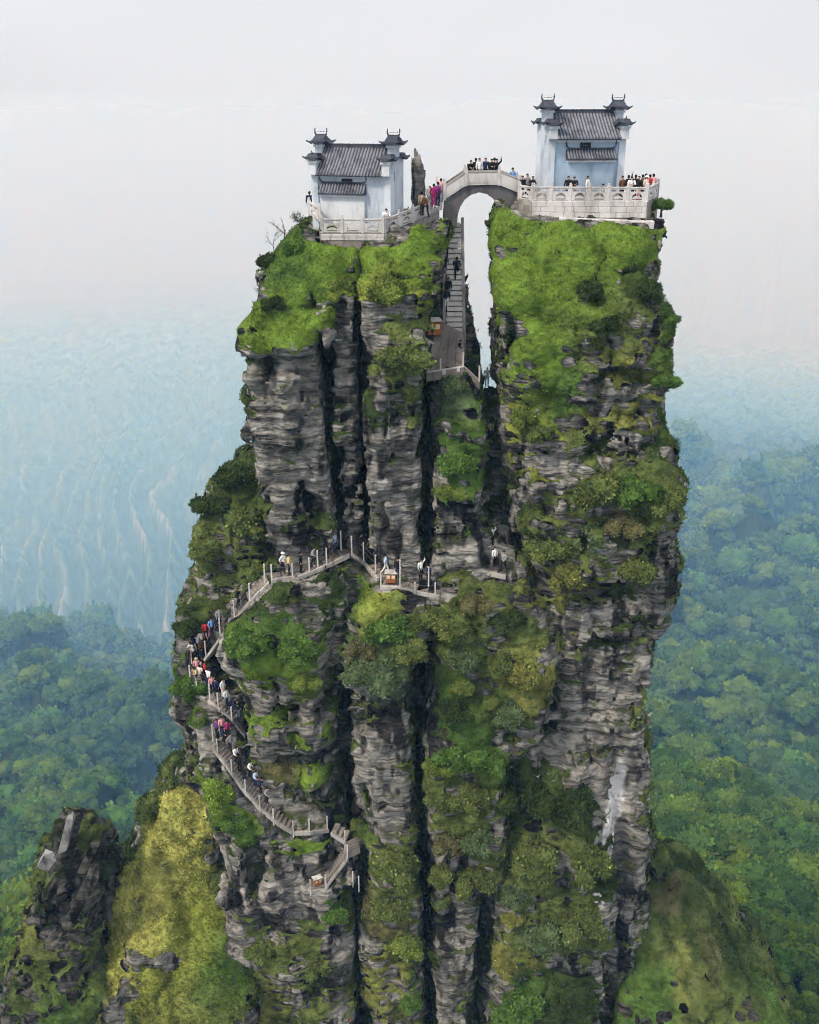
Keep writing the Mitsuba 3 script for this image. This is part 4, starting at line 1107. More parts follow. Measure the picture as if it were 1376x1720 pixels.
# ------------------------------------------------------------------ walkways, their posts and chains
def walkway(name, kind, label, cat):
    """Steps or slabs along one of the ways, each stone by itself, with an edge kerb."""
    pts = WALK[name]
    t = thing(kind, label, cat)
    r = np.random.default_rng(len(name))
    for a, b in zip(pts[:-1], pts[1:]):
        d = b - a; L = float(np.hypot(d[0], d[1])); yaw = math.atan2(d[1], d[0])
        if L < 0.05:
            continue
        inward = 1.0 if d[0] > 0 else -1.0
        steep = abs(d[2]) / L
        n = max(1, int(round(abs(d[2]) / 0.24))) if steep > 0.25 else max(1, int(round(L / 0.8)))
        for k in range(n):
            c = a + d * k / n
            w0, w1 = (-0.02, 1.2) if inward > 0 else (-1.2, 0.02)
            zz = c[2] + max(d[2] / n, 0) if steep > 0.25 else c[2] + d[2] * 0.5 / n
            part('step' if steep > .25 else 'slab', t, box(0.006, L / n + (0.05 if steep > .25 else -0.006), w0 + (0.10 if inward > 0 else 0), w1 - (0 if inward > 0 else 0.10), -0.34, 0.0 + r.uniform(-.012, .012), 0.015), 'paving', frame([c[0], c[1], zz], yaw))
        m = max(1, int(round(np.linalg.norm(d) / 1.1)))
        for k in range(m):
            c, e = a + d * k / m, a + d * (k + 1) / m
            S = np.eye(4); S[2, 0] = (e[2] - c[2]) / (L / m)
            y0, y1 = (-0.16, 0.07) if inward > 0 else (-0.07, 0.16)
            part('kerb_stone', t, box(0.01, L / m - 0.01, y0, y1, -0.26, 0.10 + r.uniform(-.02, .03), 0.03), 'step_stone' if r.random() < 0.6 else 'grey_stone', frame(c, yaw) @ S)
    return t


walkway('terrace_walk', 'rock_terrace', 'small paved terrace with an orange bin at the foot of the grey rock columns', 'terrace')
walkway('upper_flight', 'stone_steps', 'short stone steps from the paved terrace up to the crest of the ledge path', 'steps')
walkway('second_flight', 'stone_steps', 'stone steps descending from the crest of the ledge path towards the balcony', 'steps')
walkway('balcony', 'path_balcony', 'small flat balcony of the ledge path above the bulging green boulder', 'balcony')
walkway('long_flight', 'stone_steps', 'long straight stone flight dropping from the balcony to the crowded turn', 'steps')
walkway('turn', 'path_landing', 'crowded landing where the path turns round the outer shoulder of the rock', 'landing')
walkway('third_flight', 'stone_steps', 'stone steps just below the crowded turn', 'steps')
walkway('fourth_flight', 'stone_steps', 'long lower flight of stone steps under the overhanging boulder', 'steps')
walkway('ledge_walk', 'ledge_path', 'level ledge path with white posts under the overhang', 'path')
walkway('bend', 'stone_steps', 'curving lowest steps that lead round to the low landing with its bin', 'steps')
walkway('low_landing', 'path_landing', 'small low landing that carries a narrow orange bin', 'landing')
walkway('cleft_foot', 'cleft_path', 'dark path at the foot of the steep passage in the cleft', 'path')

POST = join([box(-.05, .05, -.05, .05, -.35, 1.22, .012), box(-.062, .062, -.062, .062, 1.22, 1.30, .015)])


def near_way(px, py):
    """The walkway point nearest to a pixel, moved to that pixel at the depth the walkway has there."""
    q = WALKPTS - CAM
    dep = q @ FW
    sx, sy = 688 + 1720 * q[:, 0] / dep, 860 - 1720 * (q @ UP) / dep
    k = int(np.argmin((sx - px) ** 2 + (sy - py) ** 2))
    return P(px, py, WALKPTS[k][1])


FENCES = [('paved terrace by the orange bin', [(640, 985), (672, 985), (697, 1003), (731, 1004)]),
          ('terrace edge behind the person in white', [(672, 966), (720, 978)]),
          ('short steps right of the crest of the path', [(591, 926), (611, 936), (631, 957)]),
          ('steps left of the crest of the path', [(573, 917), (549, 946), (534, 950), (520, 962)]),
          ('small balcony of the ledge path', [(492, 972), (457, 974), (445, 973)]),
          ('long straight flight', [(420, 1005), (394, 1033), (370, 1062), (346, 1100)]),
          ('outer side of the crowded turn', [(322, 1108), (320, 1140), (332, 1167)]),
          ('steps just below the crowded turn', [(353, 1172), (367, 1187), (390, 1210), (412, 1255)]),
          ('lower flight under the overhanging boulder', [(358, 1240), (366, 1264), (390, 1298), (413, 1332), (437, 1358), (460, 1380)]),
          ('level ledge path under the overhang', [(493, 1400), (520, 1397), (550, 1392)]),
          ('curving lowest steps', [(580, 1416), (584, 1440), (548, 1490)]),
          ('low landing with the narrow bin', [(522, 1498), (547, 1494)]),
          ('dark gully right of the low landing', [(593, 1484), (603, 1492)])]
src = None
for what, pts in FENCES:
    t = thing('chain_fence', f'white posts with chains along the {what}', 'fence')
    ws = [near_way(*q) + np.array([0, -0.04, 0]) for q in pts]
    for w in ws:
        src = part('post', t, POST, 'pale_stone', move(*w)) if src is None else again('post', t, src, move(*w))
    for a, b in zip(ws[:-1], ws[1:]):
        for hz in (1.08, 0.62):
            s = np.linspace(0, 1, 7)[:, None]
            c = a + (b - a) * s + np.array([0, 0, 1]) * (hz - 0.35 * s * (1 - s))
            part('chain', t, tube(c, 0.022, 4), 'iron')
litter_bin('orange wooden litter bin with a pale lid on the paved terrace below the grey columns', near_way(657, 984) + [0, .45, 0.03], -0.1, 0.92)
litter_bin('narrow orange bin on the low landing at the bottom of the path', near_way(533, 1492) + [0, .4, 0.03], 0.5, 0.78)
# posts that prop the walkway
for px, py, what in ((457, 976, 'balcony'), (397, 1040, 'long straight flight')):
    c = near_way(px, py)
    t = thing('prop_post', f'pale prop post under the {what}', 'post')
    part('shaft', t, box(-.07, .07, -.07, .07, -1.3, -0.3, .012), 'pale_stone', move(*(c + [0, -.12, 0])))
    part('foot', t, box(-.11, .11, -.11, .11, -1.45, -1.3, .012), 'grey_stone', move(*(c + [0, -.12, 0])))

# ------------------------------------------------------------------ people
from manifold3d import Manifold

SKIN = (0.42, 0.26, 0.18)
CLOTH = {'white': (0.80, 0.80, 0.80), 'black': (0.018, 0.018, 0.020), 'navy': (0.025, 0.035, 0.085), 'blue': (0.20, 0.36, 0.70), 'pale_blue': (0.50, 0.62, 0.80), 'red': (0.40, 0.04, 0.05), 'magenta': (0.32, 0.03, 0.14),
         'pink': (0.72, 0.36, 0.38), 'yellow': (0.70, 0.58, 0.22), 'orange': (0.75, 0.26, 0.06), 'olive': (0.16, 0.16, 0.07), 'tan': (0.55, 0.43, 0.28), 'grey': (0.30, 0.30, 0.32), 'purple': (0.14, 0.06, 0.20), 'brown': (0.14, 0.075, 0.045), 'cream': (0.74, 0.66, 0.54)}
for k, c in CLOTH.items():
    scene['cloth_' + k] = refl(rgb(*c))
scene['skin'] = refl(rgb(*SKIN))
scene['hair'] = refl(rgb(0.014, 0.012, 0.012))


def chain(*js):
    """Tapered limb through joints (x, y, z, radius): hulls of neighbouring spheres."""
    out = []
    for a, b in zip(js[:-1], js[1:]):
        out.append(Manifold.hull(Manifold.sphere(a[3], 8).translate(a[:3]) + Manifold.sphere(b[3], 8).translate(b[:3])))
    return out


def solid(ms):
    from manifold3d import OpType
    m = Manifold.batch_boolean(ms, OpType.Add).to_mesh()
    return trimesh.Trimesh(m.vert_properties[:, :3], m.tri_verts)


def pose(kind):
    """Joints of a 1.68 m figure that faces local -y."""
    J = dict(hip=(0, 0, .90), chest=(0, 0, 1.24), neck=(0, -.01, 1.42), head=(0, -.03, 1.56))
    for s, n in ((-1, 'l'), (1, 'r')):
        J['sh' + n] = (s * .19, 0, 1.36); J['el' + n] = (s * .25, .02, 1.09); J['ha' + n] = (s * .24, -.08, .86)
        J['hp' + n] = (s * .095, 0, .88); J['kn' + n] = (s * .10, -.02, .48); J['an' + n] = (s * .10, .02, .08)
    if kind == 'walk':
        J.update(knl=(-.10, -.16, .50), anl=(-.10, -.16, .09), knr=(.10, .06, .48), anr=(.10, .30, .12), ell=(-.25, .14, 1.12), hal=(-.23, .10, .90), elr=(.25, -.08, 1.12), har=(.22, -.27, .98))
    if kind == 'climb':
        J.update(chest=(0, -.10, 1.22), neck=(0, -.17, 1.39), head=(0, -.22, 1.52), shl=(-.19, -.13, 1.34), shr=(.19, -.13, 1.34), ell=(-.25, -.22, 1.08), hal=(-.20, -.42, 1.0), elr=(.25, -.05, 1.08), har=(.24, -.22, .93),
                 knl=(-.11, -.30, .70), anl=(-.11, -.24, .30), knr=(.10, .02, .47), anr=(.10, .14, .08))
    if kind == 'lean':
        J.update(chest=(0, -.08, 1.23), neck=(0, -.14, 1.40), head=(0, -.20, 1.53), shl=(-.19, -.10, 1.35), shr=(.19, -.10, 1.35), ell=(-.27, -.22, 1.14), hal=(-.12, -.42, 1.13), elr=(.27, -.22, 1.14), har=(.12, -.42, 1.13))
    if kind == 'wave':
        J.update(elr=(.33, -.05, 1.52), har=(.28, -.12, 1.78))
    if kind == 'crouch':
        J = {k: (x, y, z - .44) for k, (x, y, z) in J.items()}
        J.update(chest=(0, -.16, .76), neck=(0, -.24, .92), head=(0, -.30, 1.04), shl=(-.19, -.20, .87), shr=(.19, -.20, .87), ell=(-.24, -.36, .68), hal=(-.15, -.50, .52), elr=(.24, -.36, .68), har=(.15, -.50, .52),
                 knl=(-.14, -.36, .50), knr=(.14, -.36, .46), anl=(-.12, -.10, .08), anr=(.12, -.06, .08))
    return J


FIG = {}
def figure(kind):
    if kind in FIG:
        return FIG[kind]
    J = pose(kind)
    j = lambda n, r: (*J[n], r)
    hd = np.array(J['head'])
    body = chain(j('hip', .13), j('chest', .13), j('neck', .055), (*(hd - [0, .0, .04]), .07))
    body += [Manifold.hull(Manifold.sphere(.092, 12).translate(hd + [0, .015, .03]) + Manifold.sphere(.062, 10).translate(hd + [0, -.03, -.06]) + Manifold.sphere(.035, 8).translate(hd + [0, -.055, -.085]))]
    body += [Manifold.hull(Manifold.sphere(.012, 6).translate(hd + [0, -.085, .02]) + Manifold.sphere(.018, 6).translate(hd + [0, -.10, -.022]))]
    for s in (-1, 1):
        body += [Manifold.sphere(.022, 6).translate(hd + [s * .088, .01, 0])]
        body += [Manifold.hull(Manifold.sphere(.012, 6).translate(hd + [s * .02, -.088, -.058]) + Manifold.sphere(.012, 6).translate(hd + [0, -.09, -.06]))]
    for n, s in (('l', -1), ('r', 1)):
        body += chain(j('chest', .10), j('sh' + n, .062), j('el' + n, .043), j('ha' + n, .03))
        body += chain(j('hip', .11), j('hp' + n, .085), j('kn' + n, .056), j('an' + n, .038))
        h = np.array(J['ha' + n]); d = h - np.array(J['el' + n]); d /= np.linalg.norm(d)
        side = np.cross(d, [s, 0, .2]); side /= np.linalg.norm(side)
        palm = h + d * .055
        body += [Manifold.hull(Manifold.sphere(.026, 6).translate(h) + Manifold.sphere(.018, 6).translate(palm + side * .025) + Manifold.sphere(.018, 6).translate(palm - side * .025))]
        curl = np.cross(d, side) * s
        for q, (o, ln) in enumerate(((-.03, .045), (-.01, .056), (.01, .053), (.03, .04))):
            a = palm + side * o; b = a + d * ln * .6 + curl * .008; c = b + d * ln * .45 + curl * .022
            body += chain((*a, .0095), (*b, .009), (*c, .0075))
        a = h + d * .02 + side * .03
        body += chain((*a, .011), (*(a + d * .03 + side * .022), .0095), (*(a + d * .055 + side * .024), .008))
    top = chain(j('hip', .145), j('chest', .155), j('neck', .068))
    for n in 'lr':
        top += chain(j('chest', .12), j('sh' + n, .078), j('el' + n, .058), tuple(np.array(J['el' + n]) * .35 + np.array(J['ha' + n]) * .65) + (.048,))
    legs = []
    shoes = []
    for n in 'lr':
        legs += chain(j('hip', .138), j('hp' + n, .102), j('kn' + n, .072), j('an' + n, .056))
        a = np.array(J['an' + n])
        shoes += chain((*(a + [0, .03, -.03]), .05), (*(a + [0, -.13, -.045]), .036))
    hair = [Manifold.hull(Manifold.sphere(.101, 12).translate(hd + [0, .026, .042]) + Manifold.sphere(.07, 8).translate(hd + [0, .05, -.03])) - Manifold.hull(Manifold.sphere(.085, 8).translate(hd + [0, -.075, -.03]) + Manifold.sphere(.08, 8).translate(hd + [0, -.10, -.09]))]
    pack = chain((*(np.array(J['chest']) + [0, .19, -.18]), .12), (*(np.array(J['chest']) + [0, .18, .08]), .10))
    hat = chain((*(hd + [0, .02, .05]), .108), (*(hd + [0, .02, .09]), .09)) + [Manifold.cylinder(.02, .17, .16, 14).translate(hd + [0, -.01, .045])]
    FIG[kind] = {k: mikit.ply(solid(m), 'skin', smooth=45) for k, m in (('body', body), ('top', top), ('trousers', legs), ('shoes', shoes), ('hair', hair), ('backpack', pack), ('hat', hat))}
    return FIG[kind]


def person(label, o, yaw, kind, top, legs, hair='hair', pack=None, hat=None, s=1.0, group=None):
    t = thing('person', label, 'person', group)
    M = T(frame(o, math.radians(yaw)) @ np.diag([s, s, s, 1]))
    fg = figure(kind)
    for nm, mat in (('body', 'skin'), ('top', 'cloth_' + top), ('trousers', 'cloth_' + legs), ('shoes', 'cloth_black')) + ((('hat', 'cloth_' + hat),) if hat else (('hair', 'hair'),)) + ((('backpack', 'cloth_' + pack),) if pack else ()):
        scene[f'{t}__{nm}'] = {**fg[nm], 'bsdf': {'type': 'ref', 'id': mat}, 'to_world': M}


def W(px, py, dy=0.45, dz=0.04):
    return near_way(px, py) + np.array([0, dy, dz])


# on the tops and the bridge
zl, zr = lz + 0.05, rz + 0.06
def on(px, Y, z):
    p = P(px, 300, Y); return np.array([p[0] * 1.0, Y, z])


person('person in white leaning on the front balustrade of the left temple', on(648, LY + 0.55, zl), 10, 'lean', 'white', 'white')
person('dark figure at the outer left end of the left terrace, nearer the temple wall', on(528, LY + 3.0, zl + .9), 160, 'stand', 'black', 'black')
person('dark figure at the outermost left end of the left terrace', on(519, LY + 3.4, zl + .9), 200, 'stand', 'navy', 'black')
for px, dy, z, k, tp, lg, yw, lab, kw in ((709, 2.6, .95, 'stand', 'tan', 'brown', 200, 'person in a tan coat on the steps beside the left temple wall', {}), (717, 2.3, .85, 'climb', 'brown', 'black', -60, 'person in brown bending on the steps beside the left temple', {}),
        (722, 3.6, 1.35, 'stand', 'cream', 'grey', 150, 'person in cream with a white hat on the steps behind the left temple', dict(hat='white')), (729, 3.2, 1.45, 'stand', 'magenta', 'magenta', 170, 'person in a long magenta coat on the steps to the bridge', {}),
        (736, 3.5, 1.55, 'stand', 'purple', 'navy', 140, 'person in purple at the foot of the bridge', {}), (741, 4.2, 1.75, 'wave', 'pink', 'grey', 190, 'person in pink raising an arm at the foot of the bridge', {})):
    person(lab, on(px, LY + dy, zl + z), yw, k, tp, lg, **kw)
zb = P(810, 308, BY)[2]
for px, dy, k, tp, lab, kw, dz in ((789, .5, 'lean', 'black', 'leftmost dark figure on the bridge, leaning on the parapet', {}, -.05), (799, 1.2, 'stand', 'black', 'dark figure second from the left on the bridge', dict(pack='navy'), .02), (805, .7, 'stand', 'white', 'person in a white top in the middle of the bridge', {}, .05), (815, .9, 'stand', 'navy', 'person in navy just right of the middle of the bridge', dict(pack='black'), .06),
        (824, .5, 'lean', 'black', 'dark leaning figure on the right half of the bridge', {}, .05), (830, 1.3, 'stand', 'grey', 'person in grey behind the others on the right half of the bridge', {}, .04), (834, .8, 'wave', 'black', 'rightmost dark figure on the bridge with an arm up', {}, 0)):
    person(lab, on(px, BY + dy, zb + dz), 180 * (dy > 1) + 20, k, tp, 'black', **kw)
for px, dy, k, tp, lg, lab, z in ((861, 1.0, 'walk', 'blue', 'navy', 'person in blue walking off the right end of the bridge', -.25), (878, .8, 'stand', 'black', 'black', 'first dark figure between the bridge and the right temple', -.1), (886, 1.4, 'stand', 'grey', 'black', 'person in grey standing close to the right temple corner', 0), (893, .9, 'lean', 'black', 'navy', 'dark leaning figure at the corner of the right temple', -.1)):
    person(lab, on(px, BY + dy - (1.2 if px > 870 else 0), (zb - .4 if px < 870 else rz + .45) + z), 30, k, tp, lg)
for px, dy, k, tp, lg, lab, kw, yw in ((955, .75, 'stand', 'black', 'black', 'person in black at the right terrace balustrade, left of a pair', {}, 10), (965, .7, 'lean', 'black', 'grey', 'person in black at the right terrace balustrade, right of a pair', {}, -10), (988, .8, 'stand', 'white', 'cream', 'person all in white before the right temple', {}, 60),
        (1013, .7, 'crouch', 'white', 'white', 'person in white sitting behind the right terrace balustrade', {}, 0), (1046, .8, 'stand', 'brown', 'black', 'person in russet brown at the right corner of the right temple', {}, 30), (1056, 1.6, 'stand', 'black', 'black', 'dark figure behind the russet person on the right terrace', {}, 120),
        (1061, .7, 'lean', 'white', 'black', 'person in white leaning on the right terrace balustrade', {}, 0), (1068, 2.0, 'wave', 'black', 'black', 'dark figure with a raised arm on the right terrace', {}, 150), (1074, .8, 'stand', 'black', 'pink', 'person in black and pink by the end of the right terrace', {}, -40),
        (1080, 2.2, 'stand', 'brown', 'black', 'person in dark brown at the back of the right terrace group', {}, 100), (1086, 1.1, 'stand', 'cream', 'grey', 'person in cream with a white hat on the right terrace', dict(hat='white'), 40), (1092, 2.4, 'stand', 'red', 'black', 'person in dark red on the right terrace', {}, 130), (1098, 3.0, 'stand', 'pink', 'brown', 'person in pink at the outermost right end of the right terrace', {}, -150), (1085, 3.2, 'walk', 'black', 'navy', 'dark walking figure behind the right terrace group', {}, 80)):
    person(lab, on(px, RY + dy, rz + .47), yw, k, tp, lg, **kw)
# on the cleft stairs and in the cleft
def stair_at(py):
    t = np.clip((586 - py) / (586 - 374.0), 0, 1)
    return STAIR_FOOT + (STAIR_TOP - STAIR_FOOT) * t
for px, py, k, tp, lg, lab, kw, yw in ((767, 474, 'walk', 'black', 'black', 'person in black climbing the middle of the cleft stairs', {}, 178), (750, 525, 'stand', 'navy', 'white', 'person in navy with pale trousers on the cleft stairs', dict(pack='black'), 150), (753, 508, 'stand', 'black', 'grey', 'dark figure just above the person with pale trousers on the stairs', {}, 20)):
    c = stair_at(py); person(lab, np.array([P(px, py, c[1])[0], c[1] + .1, c[2] + .18]), yw, k, tp, lg, **kw)
person('person in black crouching at the foot of the cleft stairs', P(768, 598, 5.9) + [0, 0, .1], 60, 'crouch', 'black', 'brown')


def drop(px, py, lift=0.0):
    c = rock.trace(px, py)
    return np.array([c[0], c[1] + 0.1, c[2] + lift])


person('person in white with a hat squeezing through the top of the narrow cleft', drop(818, 650), 0, 'stand', 'white', 'pale_blue', hat='white')
person('person in a yellow top in the dark middle of the cleft', drop(824, 738), 0, 'stand', 'yellow', 'black', s=.9)
person('person in white with an outstretched arm at the bottom of the cleft passage', drop(826, 918), -30, 'wave', 'white', 'black')
person('person in black and white below the arm-waver at the cleft foot', W(831, 955, .3), 40, 'stand', 'white', 'black', pack='black')
person('person in grey at the right of the cleft foot', W(846, 962, .3), -40, 'walk', 'grey', 'black')
# on the walkways
for px, py, k, tp, lg, lab, kw, yw in ((475, 966, 'walk', 'white', 'black', 'person in a white shirt and white hat on the small balcony', dict(hat='white'), 70), (485, 969, 'stand', 'yellow', 'black', 'person in pale yellow on the small balcony', {}, 100),
        (545, 940, 'climb', 'black', 'black', 'dark figure climbing the steps left of the crest', {}, 80), (562, 932, 'stand', 'pale_blue', 'navy', 'person in light blue on the steps near the crest of the path', {}, 60), (606, 934, 'stand', 'black', 'black', 'dark figure just right of the crest of the path', {}, 90),
        (621, 942, 'walk', 'olive', 'black', 'person in olive with a white cap right of the crest', dict(hat='white'), 60), (632, 952, 'stand', 'navy', 'black', 'person in navy beside the person in pale blue above the bin', {}, -60), (648, 968, 'walk', 'pale_blue', 'white', 'person in pale blue with white trousers above the bin', {}, 100), (707, 978, 'wave', 'white', 'black', 'person in white raising an arm on the paved terrace', {}, 40),
        (398, 1024, 'climb', 'black', 'black', 'dark figure low against the wall of the long flight', {}, 60)):
    person(lab, W(px, py), yw, k, tp, lg, **kw)
for px, py, k, tp, lg, lab, kw, yw in ((362, 1066, 'climb', 'navy', 'black', 'person in navy, topmost of the crowd at the turn', {}, 60), (355, 1074, 'stand', 'blue', 'navy', 'person in bright blue near the top of the crowd at the turn', {}, 40), (350, 1090, 'stand', 'pink', 'black', 'person in pink holding the rail above the turn', {}, 60), (338, 1094, 'stand', 'cream', 'brown', 'person in cream in the middle of the crowd above the turn', {}, 30),
        (341, 1108, 'stand', 'brown', 'black', 'person in brown at the inner side of the turn', {}, 20), (331, 1112, 'stand', 'tan', 'black', 'person in tan at the outer side of the turn', {}, 0), (323, 1112, 'lean', 'white', 'black', 'person in white leaning out at the outermost point of the turn', {}, -40), (325, 1126, 'stand', 'black', 'black', 'person in black with a white hat at the outermost point of the turn', dict(hat='white'), -20),
        (330, 1140, 'stand', 'pink', 'brown', 'person in pink with a tan hat below the turn', dict(hat='tan'), 20), (336, 1152, 'stand', 'cream', 'tan', 'person in cream and tan coming down from the turn', {}, 160), (344, 1146, 'stand', 'red', 'black', 'person in dark red on the landing below the turn', {}, 120), (350, 1158, 'walk', 'white', 'navy', 'person in white on the landing below the turn', {}, 150),
        (362, 1176, 'stand', 'navy', 'black', 'person in navy with a pink pack on the steps below the turn', dict(pack='pink'), 0), (374, 1176, 'stand', 'white', 'white', 'person all in white on the steps below the turn', {}, 60), (391, 1206, 'climb', 'navy', 'navy', 'person in navy alone at the lower end of the steps below the turn', {}, 80), (399, 1212, 'stand', 'black', 'grey', 'person in black beside the lone navy climber', {}, 30),
        (364, 1244, 'stand', 'purple', 'black', 'person in purple at the left of the small group on the lower flight', {}, -30), (372, 1240, 'stand', 'pink', 'navy', 'person in pink in the small group on the lower flight', {}, 40), (381, 1246, 'stand', 'magenta', 'black', 'person in magenta at the right of the small group on the lower flight', {}, 30), (374, 1254, 'climb', 'navy', 'black', 'person in navy bending in front of the small group on the lower flight', {}, 60),
        (394, 1288, 'climb', 'white', 'black', 'person in a white top halfway down the lower flight', {}, 50), (402, 1302, 'stand', 'black', 'black', 'dark figure halfway down the lower flight', {}, 160), (418, 1312, 'climb', 'white', 'black', 'person in white climbing the lower half of the lower flight', {}, 60), (427, 1328, 'climb', 'pale_blue', 'navy', 'person in pale blue and navy below the white climber', {}, 60), (436, 1340, 'climb', 'navy', 'black', 'lowest climber in navy on the lower flight', {}, 60)):
    person(lab, W(px, py), yw, k, tp, lg, **kw)
for px, py, k, tp, lg, lab, kw, yw in ((368, 1058, 'stand', 'grey', 'black', 'person in grey behind the navy figure above the turn', {}, 30), (345, 1080, 'stand', 'red', 'black', 'person in dark red above the middle of the turn', {}, 200), (332, 1100, 'walk', 'pale_blue', 'black', 'person in pale blue at the inner edge of the outer crowd', {}, 20), (327, 1098, 'stand', 'black', 'navy', 'person in black at the back of the outer crowd', {}, 180),
        (338, 1124, 'stand', 'navy', 'black', 'person in navy in the thick of the crowd at the turn', {}, 90), (328, 1154, 'lean', 'tan', 'black', 'person in tan leaning on the outer rail below the turn', {}, -30), (341, 1164, 'walk', 'black', 'grey', 'person in black walking down from the turn', {}, 150), (356, 1170, 'stand', 'pink', 'black', 'person in pink at the head of the steps below the turn', {}, 30),
        (380, 1192, 'stand', 'white', 'navy', 'person in white with navy trousers on the steps below the turn', {}, 60), (366, 1260, 'stand', 'black', 'black', 'dark figure at the rear of the small group on the lower flight', {}, 90), (386, 1268, 'walk', 'grey', 'black', 'person in grey between the small group and the white climbers', {}, 60), (410, 1322, 'stand', 'black', 'navy', 'dark figure beside the white climber on the lower flight', {}, 140),
        (446, 1356, 'climb', 'grey', 'black', 'person in grey bending near the lower end of the lower flight', {}, 60), (505, 966, 'stand', 'black', 'black', 'dark figure at the start of the steps right of the balcony', {}, 80), (524, 956, 'climb', 'grey', 'black', 'person in grey climbing the steps right of the balcony', {}, 70), (668, 976, 'stand', 'black', 'navy', 'dark figure behind the orange bin on the paved terrace', {}, 20), (720, 985, 'lean', 'navy', 'black', 'person in navy leaning by the right end of the paved terrace', {}, -20)):
    person(lab, W(px, py), yw, k, tp, lg, **kw)
person('person in blue and white in the dark gully at the bottom', drop(612, 1600), 0, 'stand', 'pale_blue', 'navy')
person('person in orange at the very bottom of the gully', drop(584, 1738), 20, 'wave', 'orange', 'brown')

# ------------------------------------------------------------------ shrubs, small trees, loose rocks
SHRUB_V = {}
def shrub_mesh(kind, k):
    kind = {'gold': 'straw', 'lime': 'leaf'}.get(kind, kind)
    if (kind, k) not in SHRUB_V:
        v, f, c = crown(500 + 7 * k, 1100, lobes=9 + 2 * k, leaf=0.105)
        base = np.array(GREENS[kind])
        lum = c.mean(1, keepdims=True) / c.mean()
        c = np.clip(base * lum * 1.15 * (1 + np.random.default_rng(k).normal(0, 0.07, (len(c), 3))), 0.004, 0.6)
        SHRUB_V[kind, k] = mikit.ply((v, f), 'plant', color=c)
    return SHRUB_V[kind, k]


